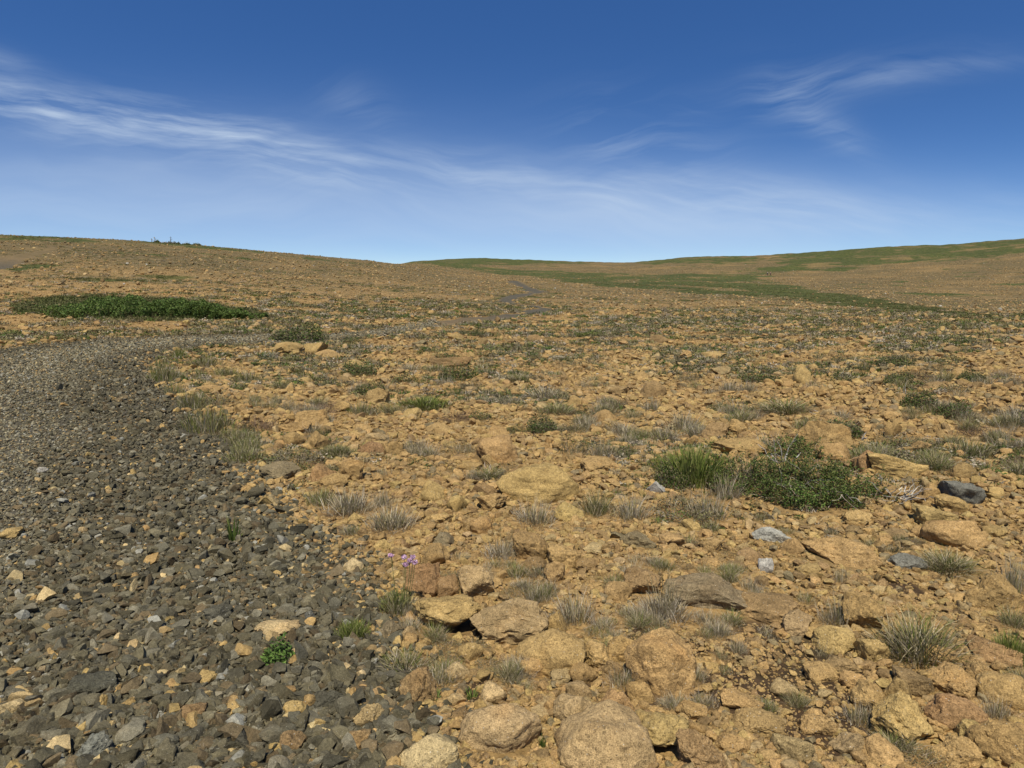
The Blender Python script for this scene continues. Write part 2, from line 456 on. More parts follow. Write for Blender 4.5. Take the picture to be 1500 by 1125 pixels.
# ------------------------------------------------------------------ rocks
TONE = {'ochre': (.398, .254, .098), 'tan': (.395, .275, .123), 'cream': (.52, .385, .18), 'brown': (.290, .188, .080), 'rust': (.325, .195, .083),
        'olive': (.240, .182, .092), 'grey': (.185, .172, .128), 'dark': (.105, .094, .062), 'white': (.45, .41, .325), 'gold': (.425, .288, .106)}
WORD = {'ochre': 'ochre', 'tan': 'tan', 'cream': 'cream', 'brown': 'brown', 'rust': 'rusty', 'olive': 'olive brown', 'grey': 'grey', 'dark': 'dark grey', 'white': 'white', 'gold': 'yellow ochre'}
SHAPES = {'round': dict(cuts=8, hard=.74, lump=.26, rough=.085, cmin=.54, cmax=.85),
          'block': dict(cuts=11, hard=.9, lump=.25, rough=.11, cmin=.42, cmax=.72),
          'angular': dict(cuts=9, hard=.97, lump=.35, rough=.085, cmin=.38, cmax=.75),
          'slab': dict(cuts=8, hard=.9, lump=.3, rough=.085, cmin=.5, cmax=.8),
          'dome': dict(cuts=6, hard=.75, lump=.22, rough=.065, cmin=.62, cmax=.88, strata=.03),
          'craggy': dict(cuts=8, hard=.9, lump=.35, rough=.17, cmin=.5, cmax=.8)}
SWORD = {'round': 'rounded', 'block': 'blocky', 'angular': 'angular', 'slab': 'flat', 'dome': 'domed', 'craggy': 'craggy'}
# centre x, y, width, height in the photograph, tone, shape, label of the few that serve as landmarks, short phrase to refer to them by
HERO = [
 (656, 900, 108, 62, 'gold', 'over', 'yellow ochre boulder with cracked overhanging front at the edge of the gravel', 'the cracked overhanging boulder'),
 (749, 907, 112, 78, 'tan', 'block', 'flat topped tan block butting against the cracked overhanging boulder', 'the flat topped tan block'),
 (698, 853, 52, 52, 'tan', 'slab'), (620, 850, 52, 50, 'rust', 'block', 'rough rusty brown block just behind the pink flowers', 'the rusty block by the pink flowers'),
 (655, 860, 34, 30, 'rust', 'angular'), (815, 912, 32, 36, 'gold', 'round'),
 (805, 957, 110, 68, 'ochre', 'dome', 'broad low ochre boulder downhill of the flat topped tan block', 'the broad low boulder'),
 (878, 961, 48, 38, 'ochre', 'round'), (907, 955, 38, 38, 'ochre', 'block'),
 (966, 971, 104, 94, 'ochre', 'round', 'big smooth ochre boulder leaning over a dark gap beside bare soil', 'the big boulder over the dark gap'),
 (897, 982, 46, 26, 'brown', 'angular'), (962, 1072, 102, 72, 'gold', 'over', 'egg shaped yellow ochre boulder with pitted face, tucked behind a dark block', 'the egg shaped boulder'),
 (1025, 1100, 72, 66, 'brown', 'craggy', 'dark sided craggy block in front of the egg shaped boulder', 'the dark sided craggy block'),
 (885, 1085, 150, 120, 'tan', 'dome', 'largest tan slab of all, beside the egg shaped boulder', 'the largest tan slab'),
 (905, 1030, 54, 44, 'rust', 'slab'), (853, 988, 44, 34, 'ochre', 'round'), (1000, 999, 38, 18, 'tan', 'slab'), (1072, 1090, 52, 28, 'ochre', 'slab'),
 (1108, 1060, 74, 38, 'ochre', 'slab'), (1120, 890, 96, 44, 'brown', 'slab', 'long orange brown rock in front of the olive slab', 'the long orange brown rock'),
 (733, 1066, 124, 74, 'tan', 'dome', 'wide low tan slab next to the gravel, uphill of a seedling', 'the wide low tan slab'),
 (724, 1018, 38, 30, 'tan', 'round'), (612, 1005, 60, 54, 'brown', 'block', 'brown block half sunk among the dark gravel', 'the brown block in the gravel'),
 (573, 922, 40, 30, 'olive', 'block'), (600, 930, 26, 22, 'tan', 'angular'), (626, 1108, 92, 66, 'cream', 'dome', 'pale cream boulder with smooth top rising from the dark gravel', 'the pale cream boulder'),
 (822, 992, 36, 24, 'tan', 'block'), (848, 1012, 40, 26, 'tan', 'round'),
 (789, 706, 120, 60, 'gold', 'dome', 'big domed boulder with banded layers standing alone on the slope', 'the banded dome'),
 (729, 657, 62, 46, 'ochre', 'dome', 'domed ochre boulder with a small pointed rock behind it', 'the smaller domed boulder'), (728, 634, 34, 18, 'ochre', 'angular'),
 (715, 675, 30, 18, 'ochre', 'block'), (777, 800, 52, 42, 'ochre', 'round'), (826, 818, 54, 36, 'ochre', 'round'), (875, 680, 52, 24, 'ochre', 'slab'),
 (833, 750, 46, 28, 'gold', 'round'), (1045, 866, 150, 56, 'olive', 'slab', 'large smooth olive brown slab behind tall grass stalks', 'the large olive slab'),
 (905, 865, 40, 30, 'ochre', 'round'), (940, 852, 54, 42, 'brown', 'slab'), (812, 838, 32, 30, 'ochre', 'block'), (780, 826, 44, 20, 'brown', 'slab'),
 (1083, 650, 92, 34, 'ochre', 'slab', 'flat ochre slab lying behind the green grass clump', 'the flat slab behind the green grass'), (1045, 630, 46, 24, 'brown', 'block'), (1080, 626, 26, 22, 'ochre', 'block'),
 (1205, 634, 80, 48, 'ochre', 'slab', 'sloping ochre slab uphill of the dark leafy shrub', 'the sloping slab'), (1220, 662, 48, 30, 'ochre', 'dome'),
 (1312, 680, 82, 40, 'gold', 'angular', 'wedge shaped yellow rock with a sharp shaded edge', 'the sharp edged wedge'), (1263, 674, 32, 38, 'rust', 'block'),
 (1174, 548, 28, 26, 'gold', 'angular', 'small pyramid shaped rock standing out far up the slope', 'the little pyramid'), (1406, 722, 62, 34, 'grey', 'angular', 'grey slab lying among ochre rocks', 'the grey slab'),
 (1393, 740, 46, 22, 'gold', 'round'), (1412, 690, 38, 22, 'ochre', 'dome'), (1361, 722, 28, 26, 'ochre', 'round'), (1370, 630, 32, 16, 'ochre', 'angular'), (1303, 611, 26, 14, 'ochre', 'block'),
 (1308, 629, 22, 24, 'ochre', 'angular'), (1372, 564, 38, 12, 'brown', 'slab'), (1406, 548, 32, 14, 'ochre', 'slab'), (1244, 531, 26, 9, 'gold', 'slab'), (1397, 513, 28, 12, 'brown', 'slab'),
 (1369, 760, 62, 32, 'gold', 'round'), (1397, 780, 84, 46, 'ochre', 'dome', 'low broad ochre rock near the grey flat slab', 'the low broad rock'), (1327, 822, 54, 22, 'grey', 'slab', 'grey flat slab sunk in the rubble beside a grass tuft', 'the sunk grey slab'),
 (1233, 806, 114, 42, 'ochre', 'slab', 'long low ochre slab downhill of the dark leafy shrub', 'the long low slab'), (1453, 868, 74, 54, 'ochre', 'block', 'tan faced boulder below the dark grass', 'the boulder below the dark grass'),
 (1261, 896, 58, 56, 'ochre', 'slab'), (1219, 938, 58, 38, 'gold', 'round', 'rounded rock with a dark underside beside the grey spiky tuft', 'the rounded rock by the spiky tuft'), (1275, 954, 48, 36, 'gold', 'angular'),
 (1233, 974, 52, 26, 'brown', 'slab'), (1336, 1002, 54, 36, 'brown', 'round'), (1392, 998, 64, 46, 'ochre', 'block'), (1434, 988, 52, 46, 'ochre', 'block'), (1467, 1008, 70, 52, 'ochre', 'dome'),
 (1397, 1042, 84, 54, 'rust', 'round', 'reddish brown rounded boulder among the pile by the big sedge', 'the reddish brown boulder'), (1320, 1056, 84, 76, 'gold', 'block', 'tall yellow block with a black shaded side', 'the tall yellow block'),
 (1272, 1022, 50, 46, 'ochre', 'angular'), (1312, 1012, 40, 40, 'ochre', 'slab'), (1467, 1084, 96, 74, 'ochre', 'round', 'big rounded boulder with a dry tuft behind it', 'the big rounded boulder'), (1455, 955, 74, 34, 'rust', 'slab'),
 (1200, 986, 48, 30, 'ochre', 'slab'), (1165, 917, 40, 40, 'tan', 'block'), (1247, 1000, 34, 24, 'ochre', 'block'), (1400, 1100, 70, 46, 'ochre', 'block'), (1240, 1090, 50, 34, 'tan', 'block'),
 (1132, 787, 62, 13, 'white', 'slab', 'long white quartz stone lying in ochre rubble', 'the long white stone'), (1121, 829, 22, 20, 'white', 'angular', 'small bright white angular stone uphill of the olive slab', 'the small white stone'), (962, 716, 34, 12, 'white', 'angular', 'white sliver of stone beside the dry grass', 'the white sliver'),
 (1350, 655, 26, 14, 'ochre', 'block'), (1300, 720, 30, 22, 'ochre', 'block'), (1255, 760, 40, 20, 'ochre', 'block'),
 (424, 511, 42, 20, 'gold', 'block', 'pale ochre boulder at the far bend of the gravel path', 'the boulder at the bend'), (464, 511, 38, 18, 'gold', 'angular'), (482, 518, 38, 12, 'ochre', 'slab'),
 (456, 614, 50, 30, 'ochre', 'block', 'cracked ochre block stacked above another beside the brown heath plant', 'the stacked cracked block'), (434, 626, 46, 18, 'ochre', 'slab'), (464, 645, 40, 30, 'ochre', 'block'), (430, 644, 34, 24, 'ochre', 'round'),
 (411, 690, 58, 28, 'olive', 'slab', 'greenish grey slab bordering the dark gravel', 'the greenish grey slab'), (475, 694, 46, 32, 'rust', 'round', 'rusty ochre boulder split by a dark crack', 'the split rusty boulder'), (517, 690, 34, 30, 'ochre', 'block'), (545, 657, 44, 22, 'rust', 'craggy'),
 (581, 656, 38, 26, 'ochre', 'craggy'), (552, 581, 36, 26, 'ochre', 'block'), (500, 595, 32, 16, 'ochre', 'slab'), (392, 733, 34, 18, 'gold', 'angular'), (552, 640, 36, 14, 'tan', 'slab'), (307, 571, 46, 10, 'ochre', 'slab'),
 (490, 706, 44, 20, 'ochre', 'block'), (392, 656, 20, 10, 'ochre', 'slab'), (604, 606, 28, 18, 'gold', 'round'), (644, 627, 38, 16, 'ochre', 'slab'), (633, 721, 38, 28, 'gold', 'angular'), (708, 717, 38, 18, 'brown', 'block'),
 (721, 735, 46, 28, 'ochre', 'angular'), (670, 737, 32, 24, 'gold', 'round'), (687, 684, 38, 14, 'ochre', 'slab'), (705, 770, 34, 24, 'ochre', 'round'), (668, 493, 24, 9, 'gold', 'slab'), (785, 497, 28, 9, 'brown', 'dome'),
 (887, 609, 32, 16, 'ochre', 'slab'), (841, 588, 24, 17, 'ochre', 'angular'), (660, 533, 62, 10, 'brown', 'slab'), (520, 533, 26, 12, 'gold', 'dome'), (957, 569, 42, 26, 'brown', 'dome', 'brown domed rock half way up the slope', 'the brown dome'),
 (904, 572, 28, 15, 'brown', 'slab'), (1043, 521, 38, 11, 'gold', 'slab'), (1056, 542, 28, 15, 'tan', 'angular'), (965, 497, 30, 11, 'brown', 'dome'), (1005, 519, 18, 12, 'ochre', 'angular'),
 (640, 812, 40, 34, 'ochre', 'slab'), (648, 790, 34, 22, 'olive', 'slab'), (520, 760, 30, 16, 'gold', 'block'), (560, 800, 26, 18, 'gold', 'angular'), (517, 830, 32, 20, 'cream', 'round'), (690, 770, 28, 16, 'ochre', 'slab'),
 (860, 830, 34, 20, 'ochre', 'block'), (985, 790, 40, 20, 'ochre', 'slab'), (1040, 800, 36, 20, 'ochre', 'block'), (935, 790, 54, 22, 'olive', 'slab'), (1010, 770, 34, 18, 'gold', 'block'), (1100, 815, 40, 18, 'brown', 'slab'), (1160, 800, 34, 24, 'ochre', 'angular'),
 (845, 1046, 70, 58, 'tan', 'round'), (780, 978, 38, 26, 'ochre', 'round'), (938, 1015, 44, 32, 'ochre', 'round'), (1012, 1042, 46, 26, 'ochre', 'slab'), (1085, 1030, 62, 28, 'ochre', 'slab'), (1150, 1012, 42, 24, 'tan', 'round'),
 (1196, 1062, 54, 32, 'ochre', 'round'), (1160, 1096, 62, 36, 'tan', 'dome'), (690, 955, 44, 26, 'ochre', 'round'), (668, 985, 40, 24, 'tan', 'round'), (1290, 1100, 60, 44, 'ochre', 'round'), (1372, 960, 50, 32, 'ochre', 'round'), (1428, 1080, 54, 40, 'gold', 'round'),
 (540, 1050, 46, 34, 'tan', 'block'), (525, 1085, 40, 30, 'brown', 'block'),
]
GHERO = [   # single stones one can pick out of the gravel
 (25, 1038, 42, 24, 'cream', 'round', 'cream coloured oblong stone beside a patch of brown dirt in the gravel'),
 (135, 1096, 64, 46, 'grey', 'craggy', 'largest loose slab of blue grey stone in the gravel'),
 (408, 923, 62, 28, 'cream', 'slab', 'pale two lobed stone behind the bright green plant on the gravel'),
 (306, 994, 28, 20, 'gold', 'round', 'round yellow ochre pebble alone on dark gravel'),
 (434, 1040, 36, 26, 'gold', 'round', 'rounded yellow stone beside a long dark slab in the gravel'),
 (482, 1025, 64, 28, 'dark', 'slab', 'long dark slab sticking out of the gravel'),
 (455, 1030, 28, 22, 'ochre', 'round', 'orange stone wedged behind the rounded yellow stone'),
 (16, 782, 32, 14, 'gold', 'slab', 'flat yellow stone at the smoother part of the gravel'),
 (397, 733, 36, 18, 'cream', 'angular', 'pale yellow rock at the rubble edge of the gravel'),
 (189, 1032, 26, 16, 'gold', 'angular', 'angular yellow chip among the grey gravel'),
 (133, 1005, 66, 38, 'dark', 'slab', 'broad dark stone lying flat near the brown dirt patch'),
 (150, 1031, 18, 20, 'gold', 'angular', 'small upright yellow chip leaning on dark gravel'),
 (283, 1045, 40, 30, 'brown', 'block', 'brown tinted block in the gravel below the lone yellow pebble'),
 (60, 690, 22, 6, 'white', 'slab', 'thin whitish flake lying flat on the fine gravel'),
 (240, 627, 12, 9, 'gold', 'slab', 'tiny ochre chip on the dark gravel shoulder'),
 (335, 629, 16, 10, 'gold', 'slab', 'ochre chip near the grassy verge of the gravel'),
 (430, 1090, 40, 30, 'brown', 'block', 'brown gravel block on the shoulder downhill of the long dark slab'),
 (355, 1085, 36, 28, 'dark', 'angular', 'dark angular stone on the gravel shoulder'),
 (455, 905, 16, 16, 'grey', 'round', 'bluish round stone on the gravel near the two lobed pale stone'),
 (320, 900, 40, 26, 'dark', 'block', 'dark block where gravel is coarsest, uphill of the lone yellow pebble'),
]
hero_px = []
ROCKS = []          # dicts with the place and size of every rock that is a thing
_mesh_cache = {}
SHAPES['over'] = dict(cuts=6, hard=.9, lump=.32, rough=.15, cmin=.52, cmax=.85)
SWORD['over'] = 'overhanging'
def rock_data(shape, var, big):
    k = (shape, var, big)
    if k not in _mesh_cache:
        v, f = rock_shape(hash_seed(k), 5 if big else 4, **SHAPES[shape])
        if shape == 'over':           # undercut: narrower towards its foot
            v = v * np.stack([1 - .55 * smooth(.12, -.5, v[:, 2]), 1 - .6 * smooth(.12, -.5, v[:, 2]), np.ones(len(v))], -1)
        _mesh_cache[k] = make_mesh('rock', v, f, None, M_ROCK, True)
        if shape in ('block', 'angular', 'slab', 'craggy', 'round'):
            _mesh_cache[k].set_sharp_from_angle(angle=math.radians(38))
    return _mesh_cache[k]
def hash_seed(k):
    return sum(ord(c) * (i + 1) for i, c in enumerate(repr(k))) % 100003

def jitter(c, r, a=.13, b=.02):
    c = np.array(c) * (1 + r.uniform(-a, a)); return np.clip(c * (1 + r.uniform(-b, b, 3)), .01, .9)

def put_rock(name, x, y, W, D, Hh, tone, shape, var, big, yaw, sink=.36, tilt=0.05, **props):
    z = float(H(x, y)); full = Hh / (1 - sink)
    r = RS(int(abs(x * 7919 + y * 104729) * 10) % 2 ** 31)
    o = bpy.data.objects.new(name, rock_data(shape, var, big)); COL.objects.link(o)
    o.location = (x, y, z + Hh - full / 2)
    o.rotation_euler = (r.uniform(-tilt, tilt), r.uniform(-tilt, tilt), yaw)
    o.scale = (W, D, full)
    c = jitter(np.array(TONE[tone]) * .96, r); o.color = (*c, 1)
    for k, v in props.items(): o[k] = v
    px, py, dep = project(np.array(x), np.array(y), np.array(z + Hh * .5))
    ROCKS.append(dict(o=o, x=x, y=y, W=W, D=D, H=Hh, tone=tone, shape=shape, px=float(px), py=float(py), wpx=W * F / float(dep), name=name))
    return o

def place_hero(rows, name, cat, group):
    a = np.array([(q[0], q[1] + q[3] * .5) for q in rows], float)
    P = unproject(a[:, 0], a[:, 1], H)
    for i, (q, (x, y)) in enumerate(zip(rows, P)):
        cx, cy, w, h, tone, shape = q[:6]
        z = float(H(x, y)); d = math.hypot(x, y); dep = float(project(np.array(x), np.array(y), np.array(z))[2])
        W = w * dep / F * 1.04; hv = h * dep / F; ph = math.atan2(EYE - z, d)
        D = W * (.95 if shape in ('slab', 'dome') else .85)
        lo = {'slab': .22, 'dome': .36}.get(shape, .36) * W
        Hh = (hv - D * math.sin(ph) * .8) / math.cos(ph)
        if Hh < lo:
            Hh = lo; D = max(.4 * W, (hv - lo * math.cos(ph)) / max(math.sin(ph), .12) / .8); D = min(D, 1.1 * W)
        Hh = min(Hh, .85 * W) + .018
        az = math.atan2(x, y)
        nx, ny = x + math.sin(az) * D * .42, y + math.cos(az) * D * .42
        o = put_rock(name, nx, ny, W, D, Hh, tone, shape, i % 9 if w < 75 else 100 + i, w > 44, -az + random.uniform(-.2, .2), sink=.10 if shape == 'over' else .36, category=cat, group=group)
        if len(q) > 6: o['label'] = q[6]
        ROCKS[-1]['ref'] = q[7] if len(q) > 7 else None
place_hero(HERO, 'rock', 'rock', 'rocks strewn over the barren slope')
place_hero(GHERO, 'gravel_stone', 'stone', 'single stones in the gravel')

# x of the middle, y of the foot, width, height in the photograph
TUFTS = [
 ('sedge', 1345, 976, 150, 104, 'biggest olive sedge tuft arching over the boulder pile', 'the biggest sedge tuft'), ('dry', 1226, 920, 74, 46, 'grey spiky dry tuft radiating beside the rounded rock', 'the grey spiky tuft'),
 ('dry', 843, 918, 92, 56, 'grey dry tuft beside the flat topped tan block', 'the grey tuft by the tan block'), ('stalk', 972, 912, 112, 92, 'dry grass tuft with tall stalks in front of the olive slab', 'the tall stalks'),
 ('stalk', 735, 822, 80, 62, 'dry grass tuft with upright blades beside two ochre boulders, downhill of the banded dome', 'the upright dry tuft'), ('dry', 782, 772, 90, 42), ('sedge', 872, 758, 76, 56, 'dark green sedge tuft growing against the banded dome', 'the sedge by the banded dome'), ('dry', 925, 764, 84, 42), ('heath', 1005, 768, 116, 44), ('dry', 1035, 764, 80, 50),
 ('green', 1018, 714, 134, 76, 'tall fresh green grass clump beside the dark leafy shrub', 'the green grass clump'), ('cushion', 966, 688, 46, 22, 'yellow green cushion plant at the foot of the green grass clump', 'the yellow cushion plant'),
 ('dry', 1100, 716, 90, 48), ('dry', 1062, 734, 70, 40), ('leafy', 985, 716, 62, 40), ('sedge', 1388, 842, 104, 46), ('dry', 1482, 872, 64, 60), ('sedge', 1486, 922, 62, 46), ('green', 1478, 972, 76, 56), ('sedge', 1492, 1006, 50, 40), ('dry', 1458, 1056, 56, 36, 'small dry tuft uphill of the big rounded boulder', 'the small dry tuft'),
 ('dry', 1230, 856, 38, 34), ('sedge', 1180, 886, 42, 28), ('dry', 1205, 965, 40, 26), ('dry', 1080, 960, 44, 26), ('verge', 1060, 990, 34, 20),
 ('herb', 342, 796, 36, 56, 'dark green spiky herb standing alone on the gravel shoulder', 'the spiky herb on the gravel'), ('bright', 406, 976, 56, 40, 'bright green leafy herb growing out of the gravel', 'the bright green herb'), ('green', 518, 938, 68, 34), ('verge', 592, 986, 96, 36),
 ('herb', 692, 1028, 34, 26, 'small red stemmed rosette uphill of the wide low tan slab', 'the small rosette'), ('herb', 636, 1030, 40, 26), ('herb', 795, 1098, 20, 26, 'single small seedling beside the largest tan slab', 'the seedling'),
 ('dry', 572, 780, 100, 42), ('dry', 512, 756, 108, 42), ('verge', 470, 742, 60, 34), ('dry', 560, 745, 50, 30), ('heath', 430, 684, 92, 34, 'dark grey green heath plant spreading behind the greenish grey slab', 'the heath behind the greenish slab'), ('brown', 378, 634, 62, 28, 'brown heath plant beside the stacked cracked block', 'the brown heath plant'),
 ('verge', 306, 636, 92, 60, 'thick grass tuft on the verge of the gravel bend', 'the thick verge tuft'), ('verge', 282, 600, 60, 40), ('heath', 318, 596, 60, 26), ('verge', 240, 560, 60, 44), ('green', 263, 526, 28, 24, 'fresh green tuft at the inside of the path bend', 'the green tuft at the bend'), ('verge', 300, 540, 60, 22), ('verge', 330, 552, 50, 20), ('verge', 255, 580, 40, 30),
 ('lichen', 395, 530, 34, 14, 'pale grey lichen crusted plant by the boulder at the bend', 'the pale lichen plant'), ('sedge', 366, 534, 36, 16), ('sedge', 430, 532, 30, 14), ('verge', 360, 562, 56, 22), ('heath', 452, 548, 56, 16), ('leafy', 526, 552, 56, 22), ('verge', 530, 610, 56, 26), ('verge', 412, 572, 50, 18), ('heath', 480, 552, 40, 14),
 ('leafy', 434, 502, 80, 26, 'leafy green shrub at the far edge of the gravel bend', 'the shrub at the bend'), ('leafy', 518, 505, 40, 12), ('leafy', 468, 500, 30, 16),
 ('green', 622, 602, 92, 26, 'wide green grass tuft in the middle of the rubble', 'the wide green tuft'), ('brown', 668, 620, 62, 20), ('leafy', 704, 618, 40, 18), ('leafy', 668, 560, 56, 26), ('heath', 690, 572, 50, 14), ('dry', 800, 588, 92, 26), ('sedge', 760, 562, 60, 20), ('sedge', 816, 608, 76, 26), ('leafy', 856, 612, 28, 14), ('heath', 842, 670, 56, 32), ('dry', 880, 672, 46, 32), ('dry', 690, 704, 38, 20), ('sedge', 718, 704, 66, 26), ('dry', 560, 700, 40, 20),
 ('sedge', 1150, 608, 110, 32), ('dry', 1072, 610, 60, 26), ('brown', 1120, 612, 40, 12), ('dry', 1000, 632, 66, 32), ('sedge', 1022, 634, 36, 28), ('dry', 1128, 662, 76, 30), ('leafy', 1312, 540, 58, 18), ('leafy', 1264, 546, 32, 14), ('leafy', 1400, 534, 40, 14), ('leafy', 1236, 562, 36, 18), ('leafy', 1346, 600, 56, 30), ('heath', 1330, 656, 100, 20), ('dry', 1190, 572, 40, 20), ('leafy', 1112, 562, 66, 18), ('heath', 1360, 664, 50, 18), ('heath', 1375, 548, 50, 16), ('dry', 1272, 570, 36, 16),
 ('leafy', 700, 494, 36, 14), ('green', 862, 496, 56, 9), ('leafy', 690, 492, 30, 10), ('leafy', 1108, 460, 18, 6), ('leafy', 880, 441, 20, 5), ('leafy', 652, 528, 40, 14), ('leafy', 735, 526, 34, 12), ('heath', 830, 540, 40, 14), ('heath', 900, 632, 40, 18), ('dry', 955, 605, 46, 24), ('heath', 1010, 560, 50, 16), ('leafy', 1130, 552, 34, 16), ('leafy', 1050, 604, 36, 14),
 ('dry', 1010, 700, 40, 24), ('sedge', 960, 640, 40, 22), ('heath', 1460, 610, 46, 18), ('dry', 1440, 690, 40, 20), ('dry', 1300, 700, 30, 16), ('heath', 745, 690, 40, 18), ('dry', 600, 545, 50, 14), ('verge', 640, 545, 60, 14),
]
SHRUBS = [('', 1200, 744, 190, 76), ('', 1165, 672, 70, 34), ('', 1315, 730, 72, 30), ('', 582, 893, 60, 60)]

# further rocks, largest in the picture first
N_ROCK = 300
cand = []
rr = RS(11)
n = 5200
cd = np.exp(rr.uniform(math.log(2.0), math.log(48), n)); ca = np.radians(rr.uniform(-40, 40, n))
cx_, cy_ = np.sin(ca) * cd, np.cos(ca) * cd
cs = .05 * (1 - rr.uniform(0, 1, n)) ** -.5 * np.clip(cd / 4, .8, 1.8) ** .8
cs = np.minimum(cs, np.clip(.05 + cd * .022, .15, .42))
csd = path_sd(cx_, cy_)
cl = n2(cx_, cy_, 2.2, 50) + .5 * n2(cx_, cy_, .8, 51)
keep = (csd > cs * .5) & (cl + rr.uniform(-.5, .5, n) > -.1) & (green_mask(cx_, cy_) < .3)
soilm = np.zeros(n, bool)
for sx, sy, r in SOIL: soilm |= np.hypot(cx_ - sx, cy_ - sy) < r + cs * .5
keep &= ~soilm
cpx, cpy, cdep = project(cx_, cy_, H(cx_, cy_))
keep &= (cpx > -40) & (cpx < 1540) & (cpy < 1150)
for q in TUFTS + SHRUBS:
    keep &= ~((np.abs(cpx - q[1]) < q[3] * .5 + cs / cdep * F * .4) & (np.abs(cpy - q[2] + q[4] * .4) < q[4] * .6 + cs / cdep * F * .35))
order = np.argsort(-np.where(keep, cs / cdep, 0))
REST = []
taken = np.array([(q['x'], q['y'], q['W'] * .5) for q in ROCKS])
n_rock = len(HERO)
T_ = ['ochre'] * 9 + ['gold'] * 4 + ['tan'] * 4 + ['brown'] * 4 + ['olive']
S_ = ['block'] * 5 + ['round'] * 4 + ['slab'] * 5 + ['angular'] * 4 + ['craggy'] * 2
for i in order:
    if not keep[i]: break
    x, y, s = cx_[i], cy_[i], cs[i]
    dd = np.hypot(taken[:, 0] - x, taken[:, 1] - y)
    if (dd < taken[:, 2] * .95 + s * .38).any(): continue
    if n_rock < N_ROCK:
        sh = S_[rr.randint(len(S_))]; tone = T_[rr.randint(len(T_))]
        put_rock('rock', x, y, s, s * rr.uniform(.6, 1), s * rr.uniform(.22, .42) * (.6 if sh == 'slab' else 1), tone, sh, rr.randint(9), s / cdep[i] * F > 44, rr.uniform(0, 6.28), .35, .2,
                 category='rock', group='rocks strewn over the barren slope')
        ROCKS[-1]['ref'] = None
        n_rock += 1
    else:
        REST.append(i)
    taken = np.concatenate([taken, [[x, y, s * .5]]])
taken_rocks = np.array([(q['x'], q['y'], (q['W'] + q['D']) * .245) for q in ROCKS])

def free_of_rocks(x, y):
    ok = np.ones(len(x), bool)
    for rx, ry, r in taken_rocks:
        ok &= (x - rx) ** 2 + (y - ry) ** 2 > r * r
    return ok

PROTO = {}
for lod in (1, 2, 3):
    PROTO['r', lod] = [rock_shape(200 + i, lod, cuts=7 + i % 5, hard=.96, lump=.5, rough=.14, cmin=.38, cmax=.78) for i in range(20)]
    PROTO['g', lod] = [rock_shape(400 + i, lod, cuts=8, hard=1.0, lump=.35, rough=.03, cmin=.30, cmax=.62) for i in range(20)]

def tone_pick(names, n, a=.16):
    t = (np.array([TONE[q] for q in names]) * np.array([.97, .965, .95]))[rng.randint(0, len(names), n)]
    return np.clip(t * (1 + rng.uniform(-a, a, (n, 1))) * (1 + rng.uniform(-.022, .022, (n, 3))), .01, .9)

def stones(name, x, y, s, cols, key, material, flat=(.35, .75), sink=(.15, .45), label=None, tilt=.35, smooth_=None):
    n = len(x); z = H(x, y)
    px, py, dep = project(x, y, z)
    wpx = s * F / np.nan_to_num(dep, nan=1.0) * .68
    lod = np.where(wpx > 13, 3, np.where(wpx > 4.5, 2, 1))
    fl = rng.uniform(*flat, n); asp = rng.uniform(.55, 1, n)
    S = np.stack([s, s * asp, s * fl], -1)
    z = z + s * fl * (.5 - rng.uniform(*sink, n))
    L = np.stack([x, y, z], -1)
    R = rot_any(rng.uniform(0, 6.28, n), rng.normal(0, tilt, n))
    parts = []; SM = []
    for k in (1, 2, 3):
        m = lod == k
        if m.any():
            n_m = m.sum(); pick = rng.randint(0, 20, n_m)
            Lm, Rm, Sm, Cm = L[m], R[m], S[m], cols[m]
            for i, (v, f) in enumerate(PROTO[key, k]):
                ix = np.nonzero(pick == i)[0]
                if not len(ix): continue
                P = np.einsum('nij,nvj->nvi', Rm[ix], v[None] * Sm[ix][:, None, :]) + Lm[ix][:, None, :]
                parts.append((P.reshape(-1, 3).astype(np.float32), (f[None] + (np.arange(len(ix)) * len(v))[:, None, None]).reshape(-1, 3), np.repeat(Cm[ix], len(v), 0).astype(np.float32)))
                SM.append(np.full(len(ix) * len(f), (k == 3) if smooth_ is None else smooth_))
    V, T, C = join_parts(parts)
    me = make_mesh(name, V, T, C, material, np.concatenate(SM))
    return link(name, me, kind='stuff', label=label, category=name.split('_')[-1])

